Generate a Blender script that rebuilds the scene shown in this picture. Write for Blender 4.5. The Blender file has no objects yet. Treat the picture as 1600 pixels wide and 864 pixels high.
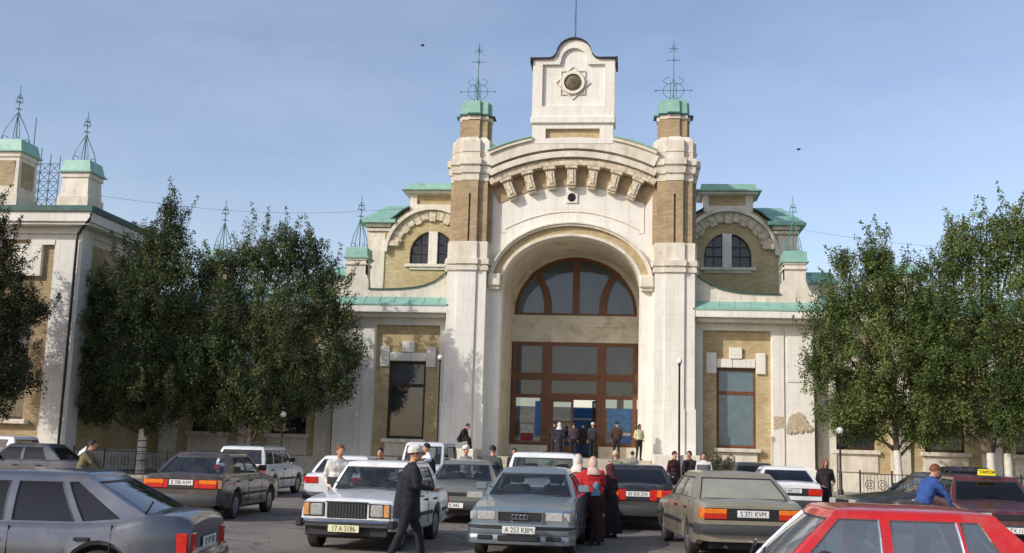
import bpy, math, random
import numpy as np
from mathutils import Vector, Matrix
from mathutils.geometry import tessellate_polygon

S = bpy.context.scene
COL = S.collection
R = math.radians
PI = math.pi
G0 = -0.08                      # level of the car park

# ------------------------------------------------------------------ camera
cam_data = bpy.data.cameras.new('camera')
cam = bpy.data.objects.new('camera', cam_data)
COL.objects.link(cam)
YAW, PITCH, ROLL = -0.11118, 0.15422, 0.029233
cam_data.sensor_width = 36.0
cam_data.lens = 36.0 * 1692.0 / 1600.0
cam_data.clip_start = 0.1
cam_data.clip_end = 6000
fwd = Vector((math.sin(YAW) * math.cos(PITCH), math.cos(YAW) * math.cos(PITCH), math.sin(PITCH)))
rgt = Vector((math.cos(YAW), -math.sin(YAW), 0))
upv = rgt.cross(fwd)
r2 = rgt * math.cos(ROLL) + upv * math.sin(ROLL)
u2 = -rgt * math.sin(ROLL) + upv * math.cos(ROLL)
m4 = Matrix((r2, u2, -fwd)).transposed().to_4x4()
m4.translation = Vector((2.8715, -50.0, 1.7))
cam.matrix_world = m4
S.camera = cam
S.render.resolution_x, S.render.resolution_y = 1024, 552

# ------------------------------------------------------------------ sky and sun
SUN_AZ = 50.0                   # degrees to the left of the line facade -> camera
SUN_EL = 29.0
w = bpy.data.worlds.new('World')
S.world = w
w.use_nodes = True
nt = w.node_tree
bg = nt.nodes['Background']
sky = nt.nodes.new('ShaderNodeTexSky')
sky.sky_type = 'NISHITA'
sky.sun_disc = False
sky.sun_elevation = R(SUN_EL)
sky.sun_rotation = R(180 + SUN_AZ)
sky.air_density = 1.0
sky.dust_density = 1.3
sky.ozone_density = 1.1
sky.altitude = 100
wb_ = nt.nodes.new('ShaderNodeMix'); wb_.data_type = 'RGBA'; wb_.blend_type = 'MULTIPLY'; wb_.inputs[0].default_value = 1.0
wb_.inputs[7].default_value = (1.06, .96, .965, 1)       # even colour balance of the whole sky
nt.links.new(sky.outputs[0], wb_.inputs[6]); 
# very thin high cloud: uneven, everywhere in the sky
tcw = nt.nodes.new('ShaderNodeTexCoord'); mpw = nt.nodes.new('ShaderNodeMapping'); mpw.inputs['Scale'].default_value = (1.4, 1.4, 4.5); mpw.inputs['Rotation'].default_value = (.3, .25, .4)
nzw = nt.nodes.new('ShaderNodeTexNoise'); nzw.inputs['Scale'].default_value = 2.4; nzw.inputs['Detail'].default_value = 7; nzw.inputs['Roughness'].default_value = .6
mrw = nt.nodes.new('ShaderNodeMapRange'); mrw.inputs[1].default_value = .38; mrw.inputs[2].default_value = .78; mrw.inputs[4].default_value = .12
mxw = nt.nodes.new('ShaderNodeMix'); mxw.data_type = 'RGBA'; mxw.inputs[7].default_value = (6.2, 6.4, 7.0, 1)
nt.links.new(tcw.outputs['Generated'], mpw.inputs[0]); nt.links.new(mpw.outputs[0], nzw.inputs['Vector']); nt.links.new(nzw.outputs['Fac'], mrw.inputs[0])
nt.links.new(mrw.outputs[0], mxw.inputs[0]); nt.links.new(wb_.outputs[2], mxw.inputs[6]); nt.links.new(mxw.outputs[2], bg.inputs[0])
bg.inputs[1].default_value = 0.15
sl = bpy.data.lights.new('sun', 'SUN')
sl.energy = 2.7
sl.angle = R(0.55)
sl.color = (1.0, 0.955, 0.885)
sun = bpy.data.objects.new('sun', sl)
COL.objects.link(sun)
sd = Vector((-math.sin(R(SUN_AZ)) * math.cos(R(SUN_EL)), -math.cos(R(SUN_AZ)) * math.cos(R(SUN_EL)), math.sin(R(SUN_EL))))
sun.rotation_euler = sd.to_track_quat('Z', 'Y').to_euler()
sun.location = (-30, -40, 40)
S.view_settings.view_transform = 'Standard'
S.view_settings.look = 'None'
S.view_settings.exposure = 0.29
S.view_settings.gamma = 1.0

# ------------------------------------------------------------------ tags
def tag(o, label=None, cat=None, group=None, kind=None):
    if label: o['label'] = label
    if cat: o['category'] = cat
    if group: o['group'] = group
    if kind: o['kind'] = kind
    return o

def thing(name, label, cat, loc=(0, 0, 0), rz=0.0, group=None):
    o = bpy.data.objects.new(name, None)
    o.empty_display_size = 0.3
    COL.objects.link(o)
    o.location = loc
    o.rotation_euler = (0, 0, rz)
    return tag(o, label, cat, group)

# ------------------------------------------------------------------ mesh builder
class MB:
    def __init__(s, xf=None):
        s.v = []; s.f = []; s.mi = []; s.xf = xf; s.m = 0; s.sm = []
        s.smooth = False
    def add(s, vs, fs):
        n = len(s.v)
        if s.xf is not None:
            vs = [s.xf @ Vector(p) for p in vs]
        s.v.extend([tuple(p) for p in vs])
        for f in fs:
            s.f.append([i + n for i in f]); s.mi.append(s.m); s.sm.append(s.smooth)
        return s
    def box(s, x0, x1, y0, y1, z0, z1):
        v = [(x, y, z) for z in (z0, z1) for y in (y0, y1) for x in (x0, x1)]
        return s.add(v, [(0, 2, 3, 1), (4, 5, 7, 6), (0, 1, 5, 4), (2, 6, 7, 3), (0, 4, 6, 2), (1, 3, 7, 5)])
    def bbox(s, x0, x1, y0, y1, z0, z1, b=0.02):
        # box with chamfered edges
        if x0 > x1: x0, x1 = x1, x0
        b = min(b, (x1 - x0) / 2.01, (y1 - y0) / 2.01, (z1 - z0) / 2.01)
        rings = []
        for z, i in ((z0, b), (z0 + b, 0), (z1 - b, 0), (z1, b)):
            a0, a1, c0, c1 = x0 + i, x1 - i, y0 + i, y1 - i
            k = b if i == 0 else b * 0.6
            rings.append([(a0 + k, c0, z), (a1 - k, c0, z), (a1, c0 + k, z), (a1, c1 - k, z), (a1 - k, c1, z), (a0 + k, c1, z), (a0, c1 - k, z), (a0, c0 + k, z)])
        return s.loft(rings, True, True, True)
    def loft(s, rings, close=True, cap0=False, cap1=False):
        n = len(rings[0]); vs = [p for r in rings for p in r]; fs = []
        for i in range(len(rings) - 1):
            for j in range(n if close else n - 1):
                k = (j + 1) % n
                fs.append((i * n + j, i * n + k, (i + 1) * n + k, (i + 1) * n + j))
        if cap0: fs.append(tuple(range(n - 1, -1, -1)))
        if cap1: fs.append(tuple(range((len(rings) - 1) * n, len(rings) * n)))
        return s.add(vs, fs)
    def prism(s, outer, y0, y1, holes=(), axis='y'):
        def P(p, a):
            if axis == 'y': return (p[0], a, p[1])
            if axis == 'x': return (a, p[0], p[1])
            return (p[0], p[1], a)
        loops = []
        for l in [outer] + list(holes):
            q = []
            for p in l:
                if not q or (abs(p[0] - q[-1][0]) + abs(p[1] - q[-1][1])) > 1e-5: q.append(p)
            if (abs(q[0][0] - q[-1][0]) + abs(q[0][1] - q[-1][1])) < 1e-5: q.pop()
            loops.append(q)
        flat = [p for l in loops for p in l]
        tris = tessellate_polygon([[Vector((p[0], p[1], 0)) for p in l] for l in loops])
        n = len(flat)
        vs = [P(p, y0) for p in flat] + [P(p, y1) for p in flat]
        fs = [tuple(t) for t in tris] + [tuple(i + n for i in reversed(t)) for t in tris]
        k = 0
        for l in loops:
            m = len(l)
            for i in range(m):
                j = (i + 1) % m
                fs.append((k + i, k + j, n + k + j, n + k + i))
            k += m
        return s.add(vs, fs)
    def tube(s, pts, r, n=6, caps=True):
        pts = [Vector(p) for p in pts]
        rr = r if isinstance(r, (list, tuple)) else [r] * len(pts)
        rings = []
        for i, p in enumerate(pts):
            d = (pts[min(i + 1, len(pts) - 1)] - pts[max(i - 1, 0)])
            if d.length < 1e-9: d = Vector((0, 0, 1))
            d.normalize()
            a = Vector((0, 0, 1)) if abs(d.z) < 0.9 else Vector((1, 0, 0))
            u = d.cross(a).normalized(); v = d.cross(u)
            rings.append([tuple(p + (u * math.cos(2 * PI * k / n) + v * math.sin(2 * PI * k / n)) * rr[i]) for k in range(n)])
        return s.loft(rings, True, caps, caps)
    def lathe(s, prof, n=16, c=(0, 0, 0), axis='z', caps=True):
        rings = []
        for (r, h) in prof:
            ring = []
            for k in range(n):
                a = 2 * PI * k / n
                p = (r * math.cos(a), r * math.sin(a), h)
                if axis == 'y': p = (p[0], p[2], p[1])
                if axis == 'x': p = (p[2], p[0], p[1])
                ring.append((p[0] + c[0], p[1] + c[1], p[2] + c[2]))
            rings.append(ring)
        return s.loft(rings, True, caps, caps)
    def ball(s, c, r, n=12, m=8, sc=(1, 1, 1)):
        rings = []
        for i in range(m + 1):
            t = PI * i / m
            q = max(math.sin(t), 0.001)
            rings.append([(c[0] + r * sc[0] * q * math.cos(2 * PI * k / n), c[1] + r * sc[1] * q * math.sin(2 * PI * k / n), c[2] - r * sc[2] * math.cos(t)) for k in range(n)])
        return s.loft(rings, True)
    def build(s, name, mats, parent=None, sharp=None):
        me = bpy.data.meshes.new(name)
        me.from_pydata(s.v, [], s.f)
        if not isinstance(mats, (list, tuple)): mats = [mats]
        for m in mats: me.materials.append(m)
        me.polygons.foreach_set('material_index', s.mi)
        if sharp is not None:
            me.polygons.foreach_set('use_smooth', [True] * len(s.f))
            me.update()
            me.set_sharp_from_angle(angle=R(sharp))
        elif any(s.sm):
            me.polygons.foreach_set('use_smooth', s.sm)
        me.update()
        o = bpy.data.objects.new(name, me)
        COL.objects.link(o)
        if parent is not None: o.parent = parent
        return o

def mirx(pts, s): return [(s * p[0],) + tuple(p[1:]) for p in pts]

def copy_tree(root, loc, rz=None, label=None):
    def rec(o, par):
        c = o.copy(); COL.objects.link(c); c.parent = par
        for ch in list(o.children): rec(ch, c)
        return c
    c = rec(root, None)
    c.location = loc
    if rz is not None: c.rotation_euler = (0, 0, rz)
    if label: c['label'] = label
    return c

def textmesh(txt, size, name, mat, parent, loc, rot=(0, 0, 0), ext=0.004, sx=1.0):
    cu = bpy.data.curves.new('t', 'FONT')
    cu.body = txt; cu.size = size; cu.extrude = ext
    cu.align_x = 'CENTER'; cu.align_y = 'CENTER'
    o = bpy.data.objects.new('t', cu)
    COL.objects.link(o)
    bpy.context.view_layer.update()
    me = bpy.data.meshes.new_from_object(o.evaluated_get(bpy.context.evaluated_depsgraph_get()))
    bpy.data.objects.remove(o)
    me.materials.clear(); me.materials.append(mat)
    ob = bpy.data.objects.new(name, me)
    COL.objects.link(ob)
    ob.parent = parent
    ob.location = loc; ob.rotation_euler = rot; ob.scale = (sx, 1, 1)
    return ob

# ------------------------------------------------------------------ materials
def lin(c):
    return tuple((x / 255 / 12.92) if x / 255 <= 0.04045 else ((x / 255 + 0.055) / 1.055) ** 2.4 for x in c) + (1.0,)

def mat(name, c1, c2=None, rough=0.8, scale=1.5, metal=0.0, bump=0.0, bscale=30, dirt=None, dscale=0.6, dlo=0.5, dhi=0.7, stretch=(1, 1, 1), coat=0.0, spec=0.5):
    m = bpy.data.materials.new(name); m.use_nodes = True
    N = m.node_tree.nodes; L = m.node_tree.links
    b = N['Principled BSDF']
    b.inputs['Roughness'].default_value = rough
    b.inputs['Metallic'].default_value = metal
    b.inputs['Specular IOR Level'].default_value = spec
    if coat:
        b.inputs['Coat Weight'].default_value = coat
        b.inputs['Coat Roughness'].default_value = 0.06
    tc = N.new('ShaderNodeTexCoord'); mp = N.new('ShaderNodeMapping')
    mp.inputs['Scale'].default_value = stretch
    L.new(tc.outputs['Object'], mp.inputs[0])
    if c2 is None: c2 = tuple(max(0, x - 14) for x in c1)
    n1 = N.new('ShaderNodeTexNoise'); n1.inputs['Scale'].default_value = scale; n1.inputs['Detail'].default_value = 6; n1.inputs['Roughness'].default_value = 0.62
    L.new(mp.outputs[0], n1.inputs['Vector'])
    cr = N.new('ShaderNodeValToRGB')
    cr.color_ramp.elements[0].position = 0.35; cr.color_ramp.elements[1].position = 0.66
    cr.color_ramp.elements[0].color = lin(c1); cr.color_ramp.elements[1].color = lin(c2)
    L.new(n1.outputs['Fac'], cr.inputs[0])
    out = cr.outputs[0]
    if dirt:
        n2 = N.new('ShaderNodeTexNoise'); n2.inputs['Scale'].default_value = dscale; n2.inputs['Detail'].default_value = 9; n2.inputs['Roughness'].default_value = 0.7
        mp2 = N.new('ShaderNodeMapping'); mp2.inputs['Scale'].default_value = (stretch[0] * 1.0, stretch[1], stretch[2]); mp2.inputs['Location'].default_value = (7.3, 2.1, 5.5)
        L.new(tc.outputs['Object'], mp2.inputs[0]); L.new(mp2.outputs[0], n2.inputs['Vector'])
        r2_ = N.new('ShaderNodeMapRange'); r2_.inputs[1].default_value = dlo; r2_.inputs[2].default_value = dhi
        L.new(n2.outputs['Fac'], r2_.inputs[0])
        mx = N.new('ShaderNodeMix'); mx.data_type = 'RGBA'
        L.new(r2_.outputs[0], mx.inputs[0]); L.new(out, mx.inputs[6]); mx.inputs[7].default_value = lin(dirt)
        out = mx.outputs[2]
    L.new(out, b.inputs['Base Color'])
    if bump:
        n3 = N.new('ShaderNodeTexNoise'); n3.inputs['Scale'].default_value = bscale; n3.inputs['Detail'].default_value = 5
        L.new(tc.outputs['Object'], n3.inputs['Vector'])
        bp = N.new('ShaderNodeBump'); bp.inputs['Strength'].default_value = bump; bp.inputs['Distance'].default_value = 0.03
        L.new(n3.outputs['Fac'], bp.inputs['Height']); L.new(bp.outputs[0], b.inputs['Normal'])
    return m

def brickmat(name, c1, c2, mortar, w_=0.25, h_=0.075, dirt=None, ms=0.008):
    m = mat(name, c1, c2, rough=0.9)
    N = m.node_tree.nodes; L = m.node_tree.links; b = N['Principled BSDF']
    tc = N['Texture Coordinate']
    # use x+y so both faces of a corner carry courses, z for the height
    sep = N.new('ShaderNodeSeparateXYZ'); L.new(tc.outputs['Object'], sep.inputs[0])
    ad = N.new('ShaderNodeMath'); L.new(sep.outputs[0], ad.inputs[0]); L.new(sep.outputs[1], ad.inputs[1])
    cb = N.new('ShaderNodeCombineXYZ'); L.new(ad.outputs[0], cb.inputs[0]); L.new(sep.outputs[2], cb.inputs[1])
    bt = N.new('ShaderNodeTexBrick'); L.new(cb.outputs[0], bt.inputs['Vector'])
    bt.inputs['Scale'].default_value = 1.0; bt.inputs['Brick Width'].default_value = w_; bt.inputs['Row Height'].default_value = h_
    bt.inputs['Mortar Size'].default_value = ms; bt.inputs['Mortar Smooth'].default_value = 0.3; bt.inputs['Bias'].default_value = 0.1
    bt.inputs['Color1'].default_value = lin(c1); bt.inputs['Color2'].default_value = lin(c2); bt.inputs['Mortar'].default_value = lin(mortar)
    nz = N.new('ShaderNodeTexNoise'); nz.inputs['Scale'].default_value = 1.1; nz.inputs['Detail'].default_value = 8; nz.inputs['Roughness'].default_value = 0.7
    L.new(tc.outputs['Object'], nz.inputs['Vector'])
    mr = N.new('ShaderNodeMapRange'); mr.inputs[1].default_value = 0.42; mr.inputs[2].default_value = 0.72; mr.inputs[4].default_value = 0.65
    L.new(nz.outputs['Fac'], mr.inputs[0])
    mx = N.new('ShaderNodeMix'); mx.data_type = 'RGBA'
    L.new(mr.outputs[0], mx.inputs[0]); L.new(bt.outputs['Color'], mx.inputs[6]); mx.inputs[7].default_value = lin(dirt or tuple(int(x * .72) for x in c2))
    L.new(mx.outputs[2], b.inputs['Base Color'])
    bp = N.new('ShaderNodeBump'); bp.inputs['Strength'].default_value = 0.5; bp.inputs['Distance'].default_value = 0.02; bp.invert = True
    L.new(bt.outputs['Fac'], bp.inputs['Height']); L.new(bp.outputs[0], b.inputs['Normal'])
    return m

def glassmat(name, tint, dusty=(90, 98, 104), transp=0.5, film=0.15, rough=0.03):  # dusty: matt film colour; some panes carry a painted reflection in it
    m = bpy.data.materials.new(name); m.use_nodes = True
    N = m.node_tree.nodes; L = m.node_tree.links
    N.remove(N['Principled BSDF']); out = N['Material Output']
    tr = N.new('ShaderNodeBsdfTransparent'); tr.inputs[0].default_value = lin(tint)
    df = N.new('ShaderNodeBsdfDiffuse')
    tc = N.new('ShaderNodeTexCoord'); n1 = N.new('ShaderNodeTexNoise'); n1.inputs['Scale'].default_value = 2.2; n1.inputs['Detail'].default_value = 6
    L.new(tc.outputs['Object'], n1.inputs['Vector'])
    cr = N.new('ShaderNodeValToRGB'); cr.color_ramp.elements[0].position = .35; cr.color_ramp.elements[1].position = .7
    cr.color_ramp.elements[0].color = lin(tuple(x * .9 for x in dusty)); cr.color_ramp.elements[1].color = lin(dusty)
    L.new(n1.outputs['Fac'], cr.inputs[0]); L.new(cr.outputs[0], df.inputs[0])
    a = N.new('ShaderNodeMixShader'); a.inputs[0].default_value = film
    L.new(tr.outputs[0], a.inputs[1]); L.new(df.outputs[0], a.inputs[2])
    gl = N.new('ShaderNodeBsdfGlossy'); gl.inputs['Roughness'].default_value = rough; gl.inputs[0].default_value = (.95, .97, 1, 1)
    fr = N.new('ShaderNodeLayerWeight'); fr.inputs[0].default_value = .5
    pw = N.new('ShaderNodeMath'); pw.operation = 'POWER'; pw.inputs[1].default_value = 4.0; L.new(fr.outputs['Facing'], pw.inputs[0])
    mu = N.new('ShaderNodeMath'); mu.operation = 'MULTIPLY_ADD'; mu.inputs[1].default_value = .85; mu.inputs[2].default_value = 0.05
    L.new(pw.outputs[0], mu.inputs[0])
    b = N.new('ShaderNodeMixShader'); L.new(mu.outputs[0], b.inputs[0]); L.new(a.outputs[0], b.inputs[1]); L.new(gl.outputs[0], b.inputs[2])
    L.new(b.outputs[0], out.inputs[0])
    return m

PLASTER = mat('white_plaster', (230, 227, 217), (216, 212, 200), rough=.85, scale=.8, bump=.25, bscale=14, dirt=(196, 186, 166), dscale=1.3, dlo=.58, dhi=.85, stretch=(1, 1, .45))
PLASTER_OLD = mat('weathered_plaster', (226, 219, 204), (200, 191, 172), rough=.9, scale=1.6, bump=.5, bscale=16, dirt=(160, 147, 124), dscale=2.6, dlo=.54, dhi=.82, stretch=(1, 1, .5))
ROUGHSTONE = mat('rough_cast_stone', (222, 211, 188), (178, 164, 136), rough=.95, scale=5, bump=1.0, bscale=11, dirt=(120, 108, 86), dscale=4, dlo=.5, dhi=.72)
def weather(m, joints=True):
    """rain streaks and faint block joints added to a plaster"""
    N = m.node_tree.nodes; L = m.node_tree.links; b = N['Principled BSDF']; tc = N['Texture Coordinate']
    old = b.inputs['Base Color'].links[0].from_socket
    mp = N.new('ShaderNodeMapping'); mp.inputs['Scale'].default_value = (5.5, 5.5, .35); L.new(tc.outputs['Object'], mp.inputs[0])
    n = N.new('ShaderNodeTexNoise'); n.inputs['Scale'].default_value = 1.0; n.inputs['Detail'].default_value = 7; n.inputs['Roughness'].default_value = .65; L.new(mp.outputs[0], n.inputs['Vector'])
    mr = N.new('ShaderNodeMapRange'); mr.inputs[1].default_value = .5; mr.inputs[2].default_value = .8; mr.inputs[4].default_value = .55; L.new(n.outputs['Fac'], mr.inputs[0])
    mx = N.new('ShaderNodeMix'); mx.data_type = 'RGBA'; L.new(mr.outputs[0], mx.inputs[0]); L.new(old, mx.inputs[6]); mx.inputs[7].default_value = lin((176, 168, 152))
    # small chips and flakes
    n2 = N.new('ShaderNodeTexNoise'); n2.inputs['Scale'].default_value = 3.4; n2.inputs['Detail'].default_value = 10; n2.inputs['Roughness'].default_value = .75; L.new(tc.outputs['Object'], n2.inputs['Vector'])
    m2 = N.new('ShaderNodeMapRange'); m2.inputs[1].default_value = .655; m2.inputs[2].default_value = .675; m2.inputs[4].default_value = .5; L.new(n2.outputs['Fac'], m2.inputs[0])
    mx2 = N.new('ShaderNodeMix'); mx2.data_type = 'RGBA'; L.new(m2.outputs[0], mx2.inputs[0]); L.new(mx.outputs[2], mx2.inputs[6]); mx2.inputs[7].default_value = lin((170, 156, 130))
    out = mx2.outputs[2]
    if joints:
        sp = N.new('ShaderNodeSeparateXYZ'); L.new(tc.outputs['Object'], sp.inputs[0])
        ad = N.new('ShaderNodeMath'); L.new(sp.outputs[0], ad.inputs[0]); L.new(sp.outputs[1], ad.inputs[1])
        cb = N.new('ShaderNodeCombineXYZ'); L.new(ad.outputs[0], cb.inputs[0]); L.new(sp.outputs[2], cb.inputs[1])
        bt = N.new('ShaderNodeTexBrick'); L.new(cb.outputs[0], bt.inputs['Vector']); bt.inputs['Scale'].default_value = 1; bt.inputs['Brick Width'].default_value = 1.15; bt.inputs['Row Height'].default_value = .56; bt.inputs['Mortar Size'].default_value = .009
        m3 = N.new('ShaderNodeMath'); m3.operation = 'MULTIPLY'; m3.inputs[1].default_value = .30; L.new(bt.outputs['Fac'], m3.inputs[0])
        mx3 = N.new('ShaderNodeMix'); mx3.data_type = 'RGBA'; L.new(m3.outputs[0], mx3.inputs[0]); L.new(out, mx3.inputs[6]); mx3.inputs[7].default_value = lin((160, 150, 132)); out = mx3.outputs[2]
    L.new(out, b.inputs['Base Color'])
weather(PLASTER); weather(PLASTER_OLD, False)
BRICK = brickmat('yellow_brick', (204, 187, 146), (182, 162, 120), (172, 160, 130), dirt=(150, 128, 80))
BRICKT = brickmat('tan_brick', (186, 165, 130), (160, 137, 103), (172, 158, 132), dirt=(130, 112, 84))
GREEN = mat('green_roof_paint', (142, 184, 168), (120, 166, 150), rough=.5, scale=2.0, dirt=(118, 116, 92), dscale=2.4, dlo=.56, dhi=.78)
DKGREEN = mat('dark_green_metal', (44, 92, 84), (30, 66, 60), rough=.6)
IRON = mat('green_ironwork', (92, 134, 128), (70, 108, 104), rough=.6)
BLACKIRON = mat('black_iron', (34, 34, 36), (22, 22, 24), rough=.5)
BLUEIRON = mat('blue_grey_steel', (96, 128, 146), (70, 98, 116), rough=.6)
WOOD = mat('brown_varnished_wood', (122, 76, 40), (82, 50, 27), rough=.5, scale=6, stretch=(3, 3, .5))
DKWOOD = mat('dark_brown_wood', (62, 42, 32), (40, 28, 22), rough=.55, scale=5)
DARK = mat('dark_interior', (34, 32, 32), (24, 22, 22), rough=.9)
HALL = mat('hall_plaster', (150, 140, 120), (120, 112, 96), rough=.9)
WGLASS = glassmat('dust_reflection_glass', (120, 130, 135), (116, 122, 124), film=.42)  # grey film stands for dust plus the sky's reflection, put into the colour
DGLASS = glassmat('clear_door_glass', (215, 222, 224), (120, 130, 130), film=.10)
BGLASS = glassmat('blue_film_glass', (60, 80, 90), (112, 136, 146), film=.75)  # matt blue-grey film over most of the pane
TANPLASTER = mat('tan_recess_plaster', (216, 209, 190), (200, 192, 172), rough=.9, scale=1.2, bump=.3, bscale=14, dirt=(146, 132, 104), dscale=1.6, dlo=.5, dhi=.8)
ROUGHBRICK = mat('bare_brick_patch', (192, 176, 150), (158, 140, 112), rough=1, scale=9, bump=1, bscale=18, dirt=(196, 184, 160), dscale=7, dlo=.5, dhi=.6)
# ================================================================== setting
def grid_sheet(name, x0, x1, y0, y1, z, m, kind='structure', nx=1, ny=1):
    b = MB()
    for i in range(nx):
        for j in range(ny):
            a, c = x0 + (x1 - x0) * i / nx, x0 + (x1 - x0) * (i + 1) / nx
            d, e = y0 + (y1 - y0) * j / ny, y0 + (y1 - y0) * (j + 1) / ny
            b.add([(a, d, z), (c, d, z), (c, e, z), (a, e, z)], [(0, 1, 2, 3)])
    o = b.build(name, m); o['kind'] = kind
    return o
EARTH = mat('dry_earth', (150, 138, 114), (120, 110, 90), rough=1, scale=.05)
ASPH = mat('worn_asphalt', (124, 117, 108), (98, 93, 88), rough=.93, scale=.5, bump=.35, bscale=60, dirt=(140, 132, 120), dscale=.35, dlo=.5, dhi=.75)
PAVE = mat('pavement_slabs', (160, 154, 142), (134, 128, 118), rough=.9, scale=1.2, bump=.3, bscale=25)
grid_sheet('ground', -2500, 2500, -2500, 2500, G0 - .012, EARTH)
_N = ASPH.node_tree.nodes; _L = ASPH.node_tree.links; _b = _N['Principled BSDF']; _tc = _N['Texture Coordinate']
_old = _b.inputs['Base Color'].links[0].from_socket
_v = _N.new('ShaderNodeTexVoronoi'); _v.feature = 'DISTANCE_TO_EDGE'; _v.inputs['Scale'].default_value = .38
_dn = _N.new('ShaderNodeTexNoise'); _dn.inputs['Scale'].default_value = 1.6; _dn.inputs['Detail'].default_value = 6; _L.new(_tc.outputs['Object'], _dn.inputs['Vector'])
_vm = _N.new('ShaderNodeVectorMath'); _vm.operation = 'MULTIPLY_ADD'; _vm.inputs[1].default_value = (.9, .9, .9); _L.new(_dn.outputs['Color'], _vm.inputs[0]); _L.new(_tc.outputs['Object'], _vm.inputs[2]); _L.new(_vm.outputs[0], _v.inputs['Vector'])
_m = _N.new('ShaderNodeMapRange'); _m.inputs[1].default_value = .012; _m.inputs[2].default_value = .004; _m.inputs[4].default_value = .7; _L.new(_v.outputs['Distance'], _m.inputs[0])
_x = _N.new('ShaderNodeMix'); _x.data_type = 'RGBA'; _L.new(_m.outputs[0], _x.inputs[0]); _L.new(_old, _x.inputs[6]); _x.inputs[7].default_value = lin((44, 42, 42))
_s = _N.new('ShaderNodeTexNoise'); _s.inputs['Scale'].default_value = .9; _s.inputs['Detail'].default_value = 4; _L.new(_tc.outputs['Object'], _s.inputs['Vector'])
_m2 = _N.new('ShaderNodeMapRange'); _m2.inputs[1].default_value = .62; _m2.inputs[2].default_value = .70; _m2.inputs[4].default_value = .55; _L.new(_s.outputs['Fac'], _m2.inputs[0])
_x2 = _N.new('ShaderNodeMix'); _x2.data_type = 'RGBA'; _L.new(_m2.outputs[0], _x2.inputs[0]); _L.new(_x.outputs[2], _x2.inputs[6]); _x2.inputs[7].default_value = lin((62, 59, 57)); _L.new(_x2.outputs[2], _b.inputs['Base Color'])
grid_sheet('car_park_road', -60, 60, -90, -6.5, G0, ASPH)
b = MB(); b.box(-60, 60, -6.4, 30, G0 - .2, G0 + .13); o = b.build('pavement', PAVE); o['kind'] = 'structure'
kerb = thing('kerb', 'long pale concrete kerb between the car park and the station pavement', 'kerb')
kerb['kind'] = 'structure'
KERB = mat('kerb_concrete', (176, 170, 156), (146, 140, 128), rough=.9)
kme = None
for i in range(60):
    if kme is None:
        b = MB(); b.bbox(0, .985, -.15, -.003, G0 - .1, G0 + .136, .015); k = b.build('kerb_stone', KERB, kerb); kme = k.data
    else:
        k = bpy.data.objects.new('kerb_stone', kme); COL.objects.link(k); k.parent = kerb
    k.location = (-30 + i, -6.4, 0)

# ================================================================== station building
ST = thing('station_building', 'cream plastered railway station with tall arched entrance, brick towers and green metal roofs', 'station')

def ell(xc, a, zs, b_, n=28, a0=PI, a1=0.0):
    return [(xc + a * math.cos(a0 + (a1 - a0) * i / n), zs + b_ * math.sin(a0 + (a1 - a0) * i / n)) for i in range(n + 1)]

def ering(mb, xc, zc, ai, bi, ao, bo, y0, y1, a0=PI, a1=0.0, n=32):
    pts = [(xc + ao * math.cos(a0 + (a1 - a0) * i / n), zc + bo * math.sin(a0 + (a1 - a0) * i / n)) for i in range(n + 1)]
    pin = [(xc + ai * math.cos(a0 + (a1 - a0) * i / n), zc + bi * math.sin(a0 + (a1 - a0) * i / n)) for i in range(n + 1)]
    vs = []
    for i in range(n + 1):
        vs += [(pin[i][0], y0, pin[i][1]), (pts[i][0], y0, pts[i][1]), (pts[i][0], y1, pts[i][1]), (pin[i][0], y1, pin[i][1])]
    fs = []
    for i in range(n):
        p, q = 4 * i, 4 * (i + 1)
        for k in range(4):
            l = (k + 1) % 4
            fs.append((p + k, p + l, q + l, q + k))
    fs += [(0, 1, 2, 3), (4 * n, 4 * n + 3, 4 * n + 2, 4 * n + 1)]
    mb.add(vs, fs)

def cross(mb, xc, yc, h, f, z0, z1, prot=.22, top=None):
    """cross-shaped plan prism: body half h, projecting pieces half f"""
    def pl(h, f, p):
        e = h + p
        return [(-f, -e), (f, -e), (f, -h), (h, -h), (h, -f), (e, -f), (e, f), (h, f), (h, h), (f, h), (f, e), (-f, e), (-f, h), (-h, h), (-h, f), (-e, f), (-e, -f), (-h, -f), (-h, -h), (-f, -h)]
    t = top or (h, f, prot)
    A = [(xc + x, yc + y, z0) for x, y in pl(h, f, prot)]
    B = [(xc + x, yc + y, z1) for x, y in pl(*t)]
    mb.loft([A, B], True, True, True)

# ---- arched portal wall
AX, SPR = 3.26, 9.22
b = MB()
arc = ell(0, AX, SPR, 2.35)
hole = [(-AX, .5)] + arc + [(AX, .5)]
RC = 6.75
top = [(9.62 * math.sin(t), RC + 9.62 * math.cos(t)) for t in [math.asin(4.2 / 9.62) * (1 - 2 * i / 24) for i in range(25)]]
outer = [(4.2, G0), (4.2, 13.0)] + top + [(-4.2, 13.0), (-4.2, G0), (-AX, G0)] + arc + [(AX, G0)]
b.prism(outer, .7, 1.6)
b.build('portal_wall', PLASTER, ST)
# barrel vault and reveals (walls of the deep recess)
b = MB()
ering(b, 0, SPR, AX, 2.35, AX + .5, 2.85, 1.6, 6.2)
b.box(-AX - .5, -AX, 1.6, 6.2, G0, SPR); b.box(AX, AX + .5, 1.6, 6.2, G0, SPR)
b.build('recess_vault', TANPLASTER, ST)
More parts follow.
